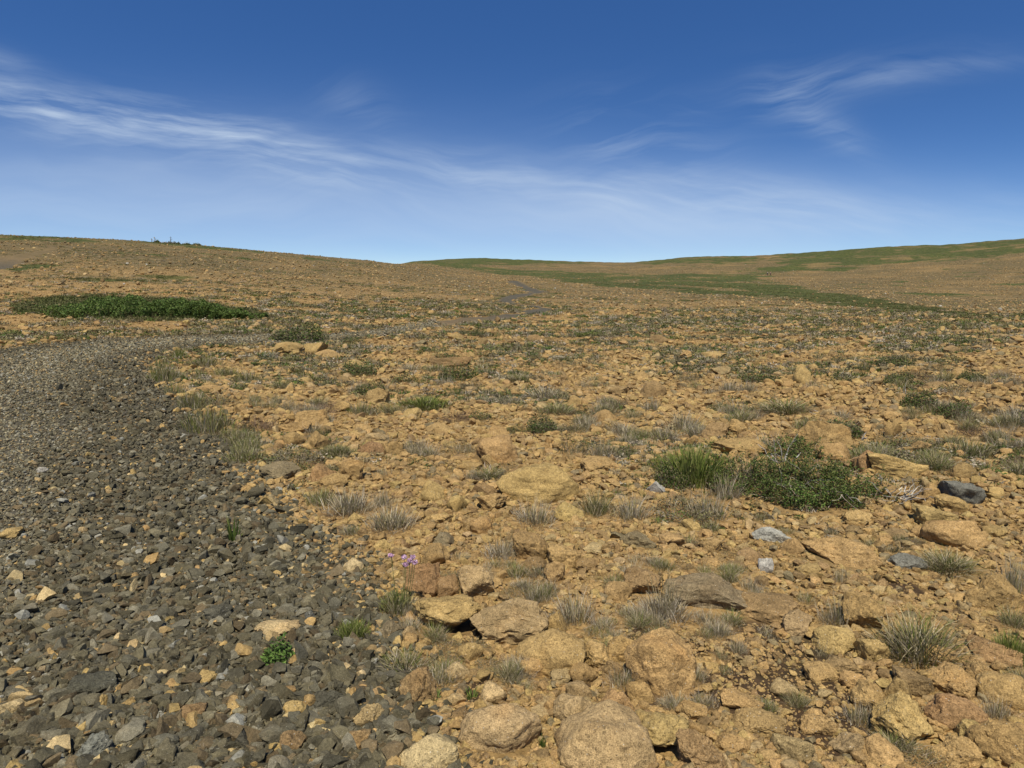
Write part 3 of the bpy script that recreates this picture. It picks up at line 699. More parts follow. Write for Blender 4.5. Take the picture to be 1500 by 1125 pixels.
# ------------------------------------------------------------------ plants
def blades(r, n, rad, L, lean0, lean1, width, pal, outward=.55, segs=3, sag=0.0, z0=0.0):
    """curved tapering ribbons rooted in a disc; returns verts, tris, colours"""
    th = r.uniform(0, 2 * np.pi, n); rr_ = rad * np.sqrt(r.uniform(0, 1, n)) * (1 + .25 * r.normal(size=n))
    bx, by = rr_ * np.cos(th), rr_ * np.sin(th)
    h = np.where(r.uniform(0, 1, n) < outward, th + r.normal(0, .5, n), r.uniform(0, 2 * np.pi, n))
    l = r.uniform(L[0], L[1], n) * (1 - .3 * rr_ / (rad + 1e-6))
    a0 = r.uniform(lean0[0], lean0[1], n) * (.35 + .65 * np.clip(rr_ / rad, 0, 1.2)); a1 = a0 + r.uniform(lean1[0], lean1[1], n)
    w = width * r.uniform(.6, 1.3, n)
    tw = h + np.pi / 2 + r.normal(0, .6, n)
    wx, wy = np.cos(tw), np.sin(tw)
    p = np.stack([bx, by, np.full(n, -.012 + z0)], -1)
    V = []
    for k in range(segs + 1):
        t = k / segs
        ww = (w * (1 - .55 * t) * .5)[:, None] * np.stack([wx, wy, np.zeros(n)], -1)
        if k < segs: V += [p - ww, p + ww]
        else: V += [p]
        ang = a0 + (a1 - a0) * (t + .5 / segs)
        st = l / segs
        p = p + np.stack([np.sin(ang) * np.cos(h) * st, np.sin(ang) * np.sin(h) * st, np.cos(ang) * st], -1)
    m = len(V)
    V = np.stack(V, 1)
    V[..., 2] = np.maximum(V[..., 2], -.012 + z0)
    T = []
    for k in range(segs - 1):
        q = 2 * k; T += [(q, q + 1, q + 3), (q, q + 3, q + 2)]
    q = 2 * (segs - 1); T += [(q, q + 1, q + 2)]
    T = np.array(T)
    Tt = (T[None] + (np.arange(n) * m)[:, None, None]).reshape(-1, 3)
    pal = np.array(pal)
    c = pal[r.randint(0, len(pal), n)] * (1 + r.uniform(-.25, .25, (n, 1)))
    return V.reshape(-1, 3), Tt, np.repeat(c, m, 0)

def leaves(r, P, size, pal, up=.6):
    n = len(P)
    nn = r.normal(size=(n, 3)); nn[:, 2] = np.abs(nn[:, 2]) + up; nn /= np.linalg.norm(nn, axis=1)[:, None]
    t = np.cross(nn, r.normal(size=(n, 3))); t /= np.linalg.norm(t, axis=1)[:, None]
    b = np.cross(nn, t)
    s = size * r.uniform(.6, 1.35, (n, 1))
    V = np.stack([P - t * s * .55, P + b * s * .3 - nn * s * .05, P + t * s * .55, P - b * s * .3 - nn * s * .05], 1)
    V[:, 0] += nn * s * .04
    T = np.array([(0, 1, 2), (0, 2, 3)])
    pal = np.array(pal); c = pal[r.randint(0, len(pal), n)] * (1 + r.uniform(-.3, .3, (n, 1)))
    return V.reshape(-1, 3), (T[None] + (np.arange(n) * 4)[:, None, None]).reshape(-1, 3), np.repeat(c, 4, 0)

def twigs(r, n, rad, L, thick, pal, rise=(.1, .9), segs=4, kink=.35, z0=0.0):
    """three sided woody stems"""
    parts = []
    pal = np.array(pal)
    for _ in range(n):
        a = r.uniform(0, 6.28); p = np.array([math.cos(a), math.sin(a), 0]) * rad * math.sqrt(r.uniform()) * .7; p[2] = z0 - .005
        e = r.uniform(*rise); h = a + r.normal(0, .8); dirv = np.array([math.cos(h) * math.cos(e), math.sin(h) * math.cos(e), math.sin(e)])
        l = r.uniform(*L); V = []; tk = thick * r.uniform(.6, 1.3)
        for k in range(segs + 1):
            u = np.cross(dirv, [.3, .2, .9]); u /= np.linalg.norm(u); v = np.cross(dirv, u)
            w = tk * (1 - .7 * k / segs)
            V += [p + w * u, p + w * (-.5 * u + .87 * v), p + w * (-.5 * u - .87 * v)]
            p = p + dirv * l / segs
            dirv = dirv + r.normal(0, kink, 3); dirv[2] = dirv[2] * .8 + .02; dirv /= np.linalg.norm(dirv)
        T = []
        for k in range(segs):
            for j in range(3):
                q, q2 = 3 * k + j, 3 * k + (j + 1) % 3
                T += [(q, q2, q2 + 3), (q, q2 + 3, q + 3)]
        c = pal[r.randint(len(pal))] * (1 + r.uniform(-.2, .2))
        parts.append((np.array(V), np.array(T), np.tile(c, (len(V), 1))))
    return join_parts(parts)

STRAW = [(.50, .40, .22), (.42, .335, .185), (.56, .47, .28), (.33, .265, .145)]
GREYD = [(.44, .365, .25), (.36, .30, .205), (.50, .43, .31), (.24, .195, .125)]
GREENG = [(.15, .185, .035), (.19, .21, .05), (.115, .15, .028), (.24, .23, .075)]
OLIVE = [(.20, .185, .062), (.24, .21, .082), (.15, .145, .045), (.31, .25, .12)]
LEAFD = [(.072, .110, .020), (.095, .138, .027), (.052, .082, .017), (.13, .165, .038)]
HEATH = [(.15, .122, .060), (.18, .142, .078), (.105, .090, .042), (.22, .18, .10)]
BROWN = [(.16, .10, .06), (.115, .075, .046), (.21, .145, .09)]
BLEACH = [(.33, .30, .255), (.27, .24, .20), (.40, .37, .31)]

def leaf_cloud(r, n, rx, ry, h, lump=.5, seed=0.0, floor=.05):
    """points through a low mounded crown whose surface rises and falls in clumps"""
    P = []
    while sum(len(q) for q in P) < n:
        u = r.uniform(-1, 1, (n * 2, 2)); u = u[(u ** 2).sum(1) < 1]
        top = np.sqrt(1 - (u ** 2).sum(1)) ** .8
        cl = noise3(np.stack([u[:, 0] * rx / (.22 * h + .05) * .30 + seed, u[:, 1] * ry / (.22 * h + .05) * .30, np.full(len(u), seed)], -1))
        top = top * np.clip(.75 + lump * cl * 1.4, .15, 1.4)
        z = top * (1 - r.uniform(0, 1, len(u)) ** 1.5 * .95) 
        z = z * np.clip(r.normal(1, .16, len(u)), .5, 1.6)
        q = np.stack([u[:, 0] * rx, u[:, 1] * ry, z * h + floor * h * r.uniform(0, 1, len(u))], -1)
        P.append(q[cl > -.38])
    return np.concatenate(P)[:n]

# every kind: list of (part name, (verts, tris, colours), material); the size each was made at is 2R wide, Hh tall
def build_kind(kind, seed, detail):
    r = RS(seed); k = detail
    if kind == 'sedge':
        return [('green_blades', blades(r, int(330 * k), .11, (.12, .28), (.0, .95), (.3, 1.2), .0040, OLIVE + GREENG[:1] + STRAW[:1]), M_GRASS),
                ('dead_blades', blades(r, int(220 * k), .12, (.07, .23), (.5, 1.5), (.0, .8), .0040, STRAW + GREYD), M_GRASS)], .42, .24
    if kind == 'dry':
        return [('dead_blades', blades(r, int(330 * k), .13, (.05, .21), (.25, 1.5), (-.3, .8), .0038, GREYD + STRAW[:2]), M_GRASS),
                ('green_blades', blades(r, int(90 * k), .09, (.08, .16), (.1, .7), (.1, .6), .0040, OLIVE), M_GRASS)], .40, .13
    if kind == 'stalk':
        return [('dead_blades', blades(r, int(420 * k), .12, (.07, .17), (.2, 1.1), (0, .5), .0042, GREYD + STRAW[:2]), M_GRASS),
                ('seed_stalk', blades(r, int(26 * k) + 6, .09, (.22, .34), (.0, .35), (.05, .35), .0036, [(.14, .125, .06), (.34, .27, .14)], segs=4), M_GRASS)], .40, .30
    if kind == 'green':
        return [('green_blades', blades(r, int(520 * k), .12, (.10, .22), (.0, .6), (.1, .7), .0048, GREENG), M_GRASS),
                ('dead_blades', blades(r, int(60 * k), .12, (.07, .16), (.4, 1.2), (.1, .5), .0040, STRAW), M_GRASS)], .38, .20
    if kind == 'verge':
        return [('green_blades', blades(r, int(340 * k), .16, (.08, .20), (.1, .9), (.1, .8), .0048, GREENG[:2] + OLIVE), M_GRASS),
                ('dead_blades', blades(r, int(260 * k), .17, (.07, .18), (.3, 1.2), (.1, .5), .0042, STRAW + GREYD), M_GRASS)], .46, .17
    if kind == 'leafy':
        return [('foliage', leaves(r, leaf_cloud(r, int(2000 * k), .2, .17, .13, .7, seed), .016, LEAFD[:3] + OLIVE[2:3] + HEATH[:3]), M_LEAF),
                ('stem', twigs(r, 22, .14, (.08, .22), .0022, HEATH + BLEACH[:1], (.1, .8)), M_TWIG)], .40, .14
    if kind == 'heath':
        return [('foliage', leaves(r, leaf_cloud(r, int(900 * k), .2, .17, .08, .6, seed), .010, HEATH + OLIVE[:2]), M_LEAF),
                ('stem', twigs(r, 60, .17, (.05, .14), .0018, HEATH + GREYD[:2], (.2, 1.1), 3), M_TWIG)], .40, .10
    if kind == 'brown':
        return [('foliage', leaves(r, leaf_cloud(r, int(700 * k), .2, .17, .08, .6, seed), .009, BROWN + HEATH[:1]), M_LEAF),
                ('stem', twigs(r, 70, .17, (.05, .15), .0018, BROWN, (.2, 1.1), 3), M_TWIG)], .40, .10
    if kind == 'herb':
        return [('leaf_rosette', blades(r, 26, .025, (.07, .12), (.2, 1.0), (.1, .6), .014, LEAFD + GREENG[:2], segs=4), M_LEAF)], .18, .10
    if kind == 'cushion':
        return [('foliage', leaves(r, leaf_cloud(r, int(1100 * k), .2, .17, .09, .4, seed), .011, [(.16, .18, .03), (.21, .21, .045), (.10, .14, .03)]), M_LEAF)], .40, .10
    if kind == 'bright':
        return [('foliage', leaves(r, leaf_cloud(r, int(420 * k), .1, .09, .10, .6, seed), .022, [(.10, .17, .03), (.14, .21, .045), (.07, .12, .025)], .9), M_LEAF),
                ('stem', twigs(r, 14, .05, (.05, .12), .0022, [(.10, .12, .04)], (.5, 1.3)), M_TWIG)], .21, .11
    if kind == 'lichen':
        return [('foliage', leaves(r, leaf_cloud(r, int(800 * k), .2, .17, .10, .6, seed), .012, [(.42, .41, .36), (.34, .33, .29), (.26, .24, .20)]), M_LEAF),
                ('stem', twigs(r, 40, .15, (.06, .16), .0022, BLEACH, (.2, 1.1), 3), M_TWIG)], .40, .12
_plants = {}
def plant_meshes(kind, var, detail):
    key = (kind, var, detail)
    if key not in _plants:
        parts, wd, ht = build_kind(kind, 1000 + var * 37 + len(kind) * 101, detail)
        if detail >= .5: ms = [(p, make_mesh(p, *g, m)) for p, g, m in parts]
        else: ms = [(None, make_mesh('plant', *join_parts([g for _, g, _ in parts]), parts[0][2]))]
        _plants[key] = (ms, wd, ht)
    return _plants[key]
KNAME = {'sedge': 'sedge_tuft', 'dry': 'dry_grass_tuft', 'stalk': 'dry_grass_tuft', 'green': 'grass_tuft', 'verge': 'grass_tuft', 'leafy': 'dwarf_shrub', 'heath': 'heath_plant', 'brown': 'heath_plant',
         'herb': 'herb_plant', 'cushion': 'cushion_plant', 'bright': 'herb_plant', 'lichen': 'heath_plant'}
KCAT = {'sedge': 'grass tuft', 'dry': 'grass tuft', 'stalk': 'grass tuft', 'green': 'grass tuft', 'verge': 'grass tuft', 'leafy': 'shrub', 'heath': 'shrub', 'brown': 'shrub', 'herb': 'plant', 'cushion': 'plant', 'bright': 'plant', 'lichen': 'shrub'}
KDESC = {'sedge': 'olive sedge tuft', 'dry': 'dry grey grass tuft', 'stalk': 'dry grass tuft with tall stalks', 'green': 'fresh green grass tuft', 'verge': 'mixed green and straw grass tuft', 'leafy': 'dark green leafy dwarf shrub',
         'heath': 'grey green low heath plant', 'brown': 'brown twiggy heath plant', 'herb': 'small dark leaved herb', 'cushion': 'yellow green cushion plant', 'bright': 'bright green leafy herb', 'lichen': 'pale grey lichen crusted heath plant'}
KGROUP = {'grass tuft': 'grass tufts scattered over the barren', 'shrub': 'dwarf shrubs scattered over the barren', 'plant': 'small herbs among the stones'}
PLANTS = []
def put_plant(kind, x, y, wd, ht, var, label=None, ref=None, yaw=0.0):
    z = float(H(x, y)); px, py, dep = project(np.array(x), np.array(y), np.array(z + ht * .4))
    wpx = wd * F / float(dep)
    detail = 1.6 if wpx > 95 else 1.0 if wpx > 42 else .45 if wpx > 16 else .28
    ms, w0, h0 = plant_meshes(kind, var % (3 if detail >= 1 else 4), detail)
    sc = (wd / w0, wd / w0, ht / h0)
    if len(ms) == 1:
        o = link(KNAME[kind], ms[0][1], None, (x, y, z))
    else:
        o = link(KNAME[kind], None, None, (x, y, z))
        for p, me in ms: link(p, me, o)
    o.scale = sc; o.rotation_euler = (0, 0, yaw)
    o['category'] = KCAT[kind]; o['group'] = KGROUP[KCAT[kind]]
    if label: o['label'] = label
    PLANTS.append(dict(o=o, x=x, y=y, W=wd, kind=kind, px=float(px), py=float(py), wpx=wpx, ref=ref))
    return o

a = np.array([(q[1], q[2]) for q in TUFTS], float)
Pt = unproject(a[:, 0], a[:, 1] - 1.5, H)
for i, (q, (x, y)) in enumerate(zip(TUFTS, Pt)):
    dep = float(project(np.array(x), np.array(y), H(x, y))[2]); d = math.hypot(x, y)
    wd = q[3] * dep / F; ph = math.atan2(EYE, d)
    ht = np.clip((q[4] * dep / F - .35 * wd * math.sin(ph)) / math.cos(ph), .16 * wd, 1.6 * wd)
    az = math.atan2(x, y)
    put_plant(q[0], x + math.sin(az) * wd * .22, y + math.cos(az) * wd * .22, wd, ht, i, q[5] if len(q) > 5 else None, q[6] if len(q) > 6 else None, rng.uniform(0, 6.28))

# the sea thrift with its pink heads
def thrift():
    (x, y), = unproject([582], [893], H); z = float(H(x, y)); dep = float(project(np.array(x), np.array(y), np.array(z))[2])
    o = link('thrift_plant', None, None, (x, y, z), label='thrift plant with pink flower heads beside the rusty brown block', category='flower', group=KGROUP['plant'])
    r = RS(5); u = dep / F
    link('green_blades', make_mesh('green_blades', *blades(r, 420, 18 * u, (18 * u, 48 * u), (.0, .7), (.1, .7), .0042, GREENG + OLIVE), M_GRASS), o)
    link('dead_blades', make_mesh('dead_blades', *blades(r, 160, 20 * u, (12 * u, 32 * u), (.4, 1.2), (.1, .5), .0040, STRAW), M_GRASS), o)
    v, f = ico(3)
    for dx, up in ((-7, 74), (12, 72), (20, 66), (24, 70), (14, 61), (27, 63)):
        base = np.array([dx * .5 * u, 0, 0]); top = np.array([dx * u, r.uniform(-4, 4) * u, (up + 6) * u / math.cos(.28)])
        V = []; 
        for k in range(5):
            t = k / 4; p = base + (top - base) * t + np.array([math.sin(t * 3.1) * 1.5 * u, 0, 0])
            for j in range(3): V.append(p + .0016 * np.array([math.cos(j * 2.094), math.sin(j * 2.094), 0]))
        T = [(3 * k + j, 3 * k + (j + 1) % 3, 3 * k + 3 + (j + 1) % 3, 3 * k + 3 + j) for k in range(4) for j in range(3)]
        s = link('flower_stem', make_mesh('flower_stem', V, T, np.tile((.13, .15, .05), (len(V), 1)), M_GRASS), o)
        n_ = 150; q = r.normal(size=(n_, 3)); q /= np.linalg.norm(q, axis=1)[:, None]; q[:, 2] = q[:, 2] * .75 + .1
        P = q * 3.9 * u * (r.uniform(.6, 1, (n_, 1))) + top
        link('flower_head', make_mesh('flower_head', *leaves(r, P, 2.9 * u, [(.62, .38, .50), (.70, .50, .60), (.52, .29, .42)], .1), M_PETAL), s)
    return o
PLANTS.append(dict(o=thrift(), x=-.5, y=3.3, W=.2, kind='thrift', px=590, py=850, wpx=60, ref='the pink flowers'))

# the dark leafy shrub with bleached branches, and its neighbour
def sprigs(r, n, rx, ry, hh, L, leaf, pal):
    """leafy shoots that reach out beyond the crown"""
    S, P = [], []
    for _ in range(n):
        a = r.uniform(0, 6.28); rad = math.sqrt(r.uniform(.1, 1))
        p = np.array([math.cos(a) * rx * rad * .85, math.sin(a) * ry * rad * .85, hh * r.uniform(.15, .8)])
        e = r.uniform(.1, 1.2); dv = np.array([math.cos(a) * math.cos(e), math.sin(a) * math.cos(e), math.sin(e)]); l = r.uniform(*L)
        V = []
        for k in range(5):
            w = .0016 * (1 - .6 * k / 4)
            V += [p + np.array([w, 0, 0]), p + np.array([-.5 * w, .87 * w, 0]), p + np.array([-.5 * w, -.87 * w, .3 * w])]
            for _2 in range(7): P.append(p + r.normal(0, leaf * .55, 3) + dv * l * r.uniform(0, .2))
            p = p + dv * l / 4; dv = dv + r.normal(0, .25, 3); dv /= np.linalg.norm(dv)
        T = [t for k in range(4) for j_ in range(3) for t in ((3 * k + j_, 3 * k + (j_ + 1) % 3, 3 * k + 3 + (j_ + 1) % 3), (3 * k + j_, 3 * k + 3 + (j_ + 1) % 3, 3 * k + 3 + j_))]
        S.append((np.array(V), np.array(T), np.tile((.13, .10, .05), (len(V), 1))))
    return leaves(r, np.array(P), leaf, pal, .5), join_parts(S)
def big_shrub(px, py, w, h, label, clumps, ref, seed, bare=20):
    """clumps: (x, foot y, half width, height, leaves) in photograph pixels"""
    (x, y), = unproject([px], [py], H); u = float(project(np.array(x), np.array(y), H(x, y))[2]) / F
    z = float(H(x, y)); r = RS(seed)
    o = link('dwarf_shrub', None, None, (x, y, z), label=label, category='shrub', group=KGROUP['shrub'])
    lv, st = [], []
    for k, (cx, cy, hw, ch, n) in enumerate(clumps):
        (qx, qy), = unproject([cx], [cy], H); qu = float(project(np.array(qx), np.array(qy), H(qx, qy))[2]) / F
        rx, ry, hh = hw * qu, hw * qu * r.uniform(.6, .9), ch * qu * r.uniform(.8, 1.15)
        off = np.array([qx - x, qy + ry * .5 - y, float(H(qx, qy + ry * .5)) - z])
        t = r.uniform(.8, 1.25); pal = [tuple(np.array(c) * t * r.uniform(.9, 1.1, 3)) for c in LEAFD] + [(.16, .18, .045), (.14, .11, .05)]
        v, f, c = leaves(r, leaf_cloud(r, n, rx, ry, hh, 1.1, seed * .7 + k * 3.1), .017, pal, .4); lv.append((v + off, f, c))
        (v, f, c), (v2, f2, c2) = sprigs(r, int(hw * .8), rx, ry, hh, (.06, .16), .015, pal); lv.append((v + off, f, c)); st.append((v2 + off, f2, c2))
        v, f, c = twigs(r, 26, rx * .9, (.08, .26), .0026, HEATH + BROWN + GREYD[:1], (.1, .9), 5); st.append((v + off, f, c))
    link('foliage', make_mesh('foliage', *join_parts(lv), M_LEAF), o)
    link('stem', make_mesh('stem', *join_parts(st), M_TWIG), o)
    if bare:
        v, f, c = twigs(r, bare, w * .4 * u, (.14, .36), .0030, BLEACH + GREYD, (.05, .6), 6, .4, h * .25 * u); v[:, 1] += .12
        link('dead_branch', make_mesh('dead_branch', v, f, c, M_TWIG), o)
    PLANTS.append(dict(o=o, x=x, y=y + .1, W=w * u * .8, kind='leafy', px=px, py=py - h * .4, wpx=w, ref=ref))
big_shrub(1200, 742, 180, 66, 'largest dark leafy shrub with bleached twigs sprawling low over the rubble',
          [(1088, 712, 36, 36, 620), (1068, 724, 26, 24, 320), (1110, 728, 26, 26, 420), (1128, 716, 26, 34, 800), (1162, 712, 34, 44, 1500), (1150, 738, 30, 26, 700), (1205, 728, 40, 46, 2200), (1188, 746, 36, 30, 1300), (1240, 742, 34, 38, 1500), (1272, 730, 26, 24, 700), (1225, 708, 24, 22, 420)], 'the large leafy shrub', 3)
big_shrub(1165, 672, 70, 34, 'small leafy shrub under the sloping slab, behind the bleached branch', [(1150, 672, 24, 26, 600), (1180, 668, 24, 24, 500), (1196, 674, 12, 12, 150)], 'the small shrub under the slab', 9, 4)

def dead_wood(name, px, py, w, h, n, label, seed, pal=BLEACH, thick=.005, rise=(0, .5)):
    (x, y), = unproject([px], [py], H); u = float(project(np.array(x), np.array(y), H(x, y))[2]) / F
    r = RS(seed); rad = w * .5 * u
    o = link(name, make_mesh(name, *twigs(r, n, rad * .55, (rad * .7, rad * 1.5), thick, pal, rise, 6, .38, .012), M_TWIG), None, (x, y, float(H(x, y))), label=label, category='dead wood', group='dead wood lying on the slope')
    o.scale = (1, 1, h / w * 2.2)
dead_wood('dead_branch', 1150, 682, 66, 40, 9, 'bleached bare branch forking above the large leafy shrub', 4, thick=.006, rise=(.3, 1.0))
dead_wood('root_tangle', 1315, 730, 72, 30, 46, 'grey tangle of dead roots beside the grey slab', 6, BLEACH + GREYD, .006, (.1, .8))
dead_wood('dead_branch', 793, 640, 44, 10, 7, 'dark rotten branch uphill of the banded dome', 8, BROWN, .012, (0, .2))
dead_wood('dead_branch', 1200, 606, 40, 14, 14, 'dark and silver dead twigs below the wide olive sedge', 10, BROWN + BLEACH, .006, (0, .4))
dead_wood('dead_branch', 1262, 648, 16, 16, 3, 'curled white twig standing beside the sloping slab', 12, BLEACH, .006, (.5, 1.1))
dead_wood('dead_branch', 1325, 582, 10, 14, 2, 'short white stick upright next to a leafy dwarf shrub', 14, BLEACH, .007, (.9, 1.3))
dead_wood('dead_branch', 590, 630, 44, 6, 2, 'pale dead stick lying flat on the rubble', 16, BLEACH, .006, (0, .1))

# more plants, each a thing, while they are big enough to tell apart
N_TUFT = 430
n = 5200
d = np.exp(rng.uniform(math.log(2.6), math.log(46), n)); az = np.radians(rng.uniform(-37, 37, n))
x, y = np.sin(az) * d, np.cos(az) * d
sd = path_sd(x, y)
den = n2(x, y, 2.6, 70) + .6 * n2(x, y, .9, 71) + .42 * smooth(5, 9, d) - .2
verge = (sd > -.05) & (sd < .7) & (d > 6.5) & (d < 17) & (x > -9)
keep = ((den > rng.uniform(-.25, .35, n)) & (sd > .08) | verge & (rng.uniform(0, 1, n) < .95)) & free_of_rocks(x, y)
px, py, dep = project(x, y, H(x, y)); keep &= (px > -10) & (px < 1510) & (py < 1120) & (py > 455)
for sx, sy, r_ in SOIL: keep &= np.hypot(x - sx, y - sy) > r_ * .8
done = np.array([(q['px'], q['py'], q['wpx']) for q in PLANTS])
ids = []
for i in np.nonzero(keep)[0]:
    if (np.hypot(done[:, 0] - px[i], (done[:, 1] - py[i]) * 2.0) < done[:, 2] * .55 + 6).any(): continue
    ids.append(i)
W_ = np.where(d < 6.5, rng.uniform(.09, .2, n), rng.uniform(.16, .46, n))
ids.sort(key=lambda i: -W_[i] / dep[i])
ids = ids[:max(0, N_TUFT - len(PLANTS))]
for i in ids:
    if verge[i]: k = 'verge'
    elif d[i] > 7: k = ['sedge', 'heath', 'dry', 'dry', 'dry', 'brown', 'dry', 'heath', 'sedge', 'dry', 'verge', 'leafy', 'sedge', 'dry'][rng.randint(14)]
    else: k = ['dry', 'dry', 'sedge', 'heath', 'verge'][rng.randint(5)]
    wd = W_[i]
    put_plant(k, x[i], y[i], wd, wd * {'sedge': .5, 'dry': .34, 'verge': .38, 'leafy': .38, 'heath': .28, 'brown': .28}[k] * rng.uniform(.8, 1.25), i, None, None, rng.uniform(0, 6.28))

# ground cover: the plants too many and too small to count
def mini(seed, kind):
    r = RS(seed)
    if kind == 'b': v, t, c = blades(r, 26, .42, (.25, .55), (.1, 1.0), (.1, .6), .05, [(1, 1, 1)], segs=2)
    else: v, t, c = leaves(r, leaf_cloud(r, 40, .5, .45, .32, .5, seed), .15, [(1, 1, 1)], .6)
    return v, t
MB, ML = [mini(i, 'b') for i in range(8)], [mini(i + 20, 'l') for i in range(8)]
n = 190000
d = np.exp(rng.uniform(math.log(2.2), math.log(520), n)); az = np.radians(rng.uniform(-42, 42, n))
x, y = np.sin(az) * d, np.cos(az) * d
sd = path_sd(x, y); g = green_mask(x, y)
sc_ = np.clip(d / 14, .5, 3)
den = n2(x, y, 2.4 , 70) * (1 - smooth(30, 70, d)) + n2(x, y, 12, 72) * smooth(30, 70, d) + .6 * n2(x, y, .9 , 71) - .24 + .30 * smooth(6, 13, d)
keep = (den > rng.uniform(-.12, .5, n)) | (rng.uniform(0, 1, n) < g * .9)
keep |= (sd > 0) & (sd < .012 * d + .1) & (d > 6) & (rng.uniform(0, 1, n) < .35)
keep &= (sd > .05) & (rng.uniform(0, 1, n) < smooth(4.2, 7.5, d))
keep &= free_of_rocks(x, y)
px, py, dep = project(x, y, H(x, y))
x, y, d, g = x[keep], y[keep], d[keep], g[keep]
n = len(x)
s = rng.uniform(.08, .24, n) * np.clip(d / 10, .55, 4.5) ** .75
cols = np.array(HEATH + OLIVE + GREYD[:2] + LEAFD[:2])[rng.randint(0, 12, n)] * (1 + rng.uniform(-.25, .25, (n, 1)))
gg = np.array([(.090, .098, .028), (.125, .125, .038), (.070, .078, .022), (.18, .155, .065)])[rng.randint(0, 4, n)] * (1 + rng.uniform(-.2, .2, (n, 1)))
cols = np.where((g > .4)[:, None], gg, cols)
ht = s * rng.uniform(.45, 1.0, n) * np.where(d > 60, .6, 1)
L = np.stack([x, y, H(x, y) + np.minimum(.02, .0015 * d)], -1); R = rot_z(rng.uniform(0, 6.28, n)); S = np.stack([s, s, ht], -1)
half = rng.uniform(0, 1, n) < .55
for nm, mk, pr, lab in (('sparse_grass', half, MB, 'thin grass and sedge scattered between the stones'), ('low_foliage', ~half, ML, 'tiny heath plants and turf scattered between the stones')):
    me = scatter(nm, pr, L[mk], R[mk], S[mk], cols[mk], M_GRASS if nm == 'sparse_grass' else M_LEAF, False)
    link(nm, me, kind='stuff', label=lab, category='ground cover')

# the long thicket beyond the bend
def thicket():
    (x0, y0), (x1, y1) = unproject([28, 385], [470, 468], H)
    r = RS(21); n = 44000
    t = r.uniform(0, 1, n); u = r.uniform(-1, 1, n)
    wy = 2.6 * np.clip(1.15 - t, .18, 1) * (1 + .3 * noise3(np.stack([t * 9, t * 0, t * 0 + 3], -1)))
    px_ = x0 + (x1 - x0) * t; py_ = y0 + (y1 - y0) * t + wy * (u + 1) * .9
    cl = noise3(np.stack([px_ / .9, py_ / .9, np.full(n, 2.2)], -1)); c2 = noise3(np.stack([px_ / .35, py_ / .35, np.full(n, 5.2)], -1))
    top = (.50 + .16 * np.sin(t * 3.1)) * np.sqrt(np.clip(1 - u ** 2 * .85, 0, 1)) * np.clip(1.0 - .62 * smooth(.6, 1.0, t), .2, 1) * np.clip(.80 + .42 * cl + .40 * c2, .12, 1.35)
    z = top * (1 - r.uniform(0, 1, n) ** 2.2 * .95)
    k = (c2 > -.42) & (np.abs(u) < .78 + .95 * noise3(np.stack([t * 26, u * 0 + np.sign(u), u * 0 + 7], -1)))
    cx, cy = (x0 + x1) / 2, (y0 + y1) / 2
    gz = H(px_, py_); c0 = float(H(cx, cy))
    P = np.stack([px_ - cx, py_ - cy, gz + np.maximum(z, .03) - c0], -1)[k]
    o = link('shrub_thicket', None, None, (cx, cy, c0), label='long dark green thicket of low shrubs beyond the gravel bend', category='shrub thicket')
    link('foliage', make_mesh('foliage', *leaves(r, P, .062, [tuple(np.array(c) * 1.2) for c in LEAFD] + [(.10, .16, .035), (.14, .18, .05)], .35), M_LEAF), o)
    parts = []
    for i in range(46):
        tt = r.uniform(); w = 2.6 * max(.18, min(1, 1.15 - tt)); qx = x0 + (x1 - x0) * tt; qy = y0 + (y1 - y0) * tt + w * r.uniform(.1, 1.5)
        v, f, c = twigs(r, 3, .2, (.3, .6), .012, HEATH, (.4, 1.3))
        parts.append((v + np.array([qx - cx, qy - cy, float(H(qx, qy)) - c0]), f, c))
    link('woody_branch', make_mesh('woody_branch', *join_parts(parts), M_TWIG), o, kind='stuff')
    PLANTS.append(dict(o=o, x=cx, y=cy, W=8, kind='thicket', px=200, py=455, wpx=360, ref='the long thicket'))
thicket()

# wind stunted trees on the crest of the near hill
def crest_xy(px):
    col = np.arange(420, 330, -.5)
    P = unproject(np.full(len(col), px), col, H); dd = np.hypot(P[:, 0], P[:, 1])
    k = np.nonzero(dd < 260)[0][-1]
    return P[k]
def snag(px, hpx, label, seed):
    x, y = crest_xy(px); z = float(H(x, y)); u = math.hypot(x, y) / F; r = RS(seed); hgt = hpx * u
    o = link('dead_tree', None, None, (x, y, z), label=label, category='dead tree', group='bare dead trees on the crest')
    V = []; p = np.array([0, 0, -.2]); dv = np.array([0., 0, 1])
    for k in range(6):
        w = .11 * (1 - .8 * k / 5)
        for j in range(5): V.append(p + w * np.array([math.cos(j * 1.257), math.sin(j * 1.257), 0]))
        p = p + dv * (hgt + .2) / 5; dv = dv + r.normal(0, .06, 3); dv /= np.linalg.norm(dv)
    T = [(5 * k + j, 5 * k + (j + 1) % 5, 5 * k + 5 + (j + 1) % 5, 5 * k + 5 + j) for k in range(5) for j in range(5)]
    link('trunk', make_mesh('trunk', V, T, np.tile((.16, .15, .13), (len(V), 1)), M_TWIG), o)
    parts = []
    for i in range(12):
        v, f, c = twigs(r, 1, .02, (.2 * hgt, .4 * hgt), .03, GREYD, (-.1, .7), 3)
        v[:, 2] += hgt * r.uniform(.25, .95); parts.append((v, f, c))
    link('branch', make_mesh('branch', *join_parts(parts), M_TWIG), o)
snag(250.5, 9, 'tallest bare dead tree on the crest of the hill behind the thicket', 2)
snag(227, 7, 'shorter bare dead tree on the crest, away from the tallest one', 3)
snag(222.5, 5, 'thinnest small dead tree standing beside the shorter dead tree on the crest', 5)
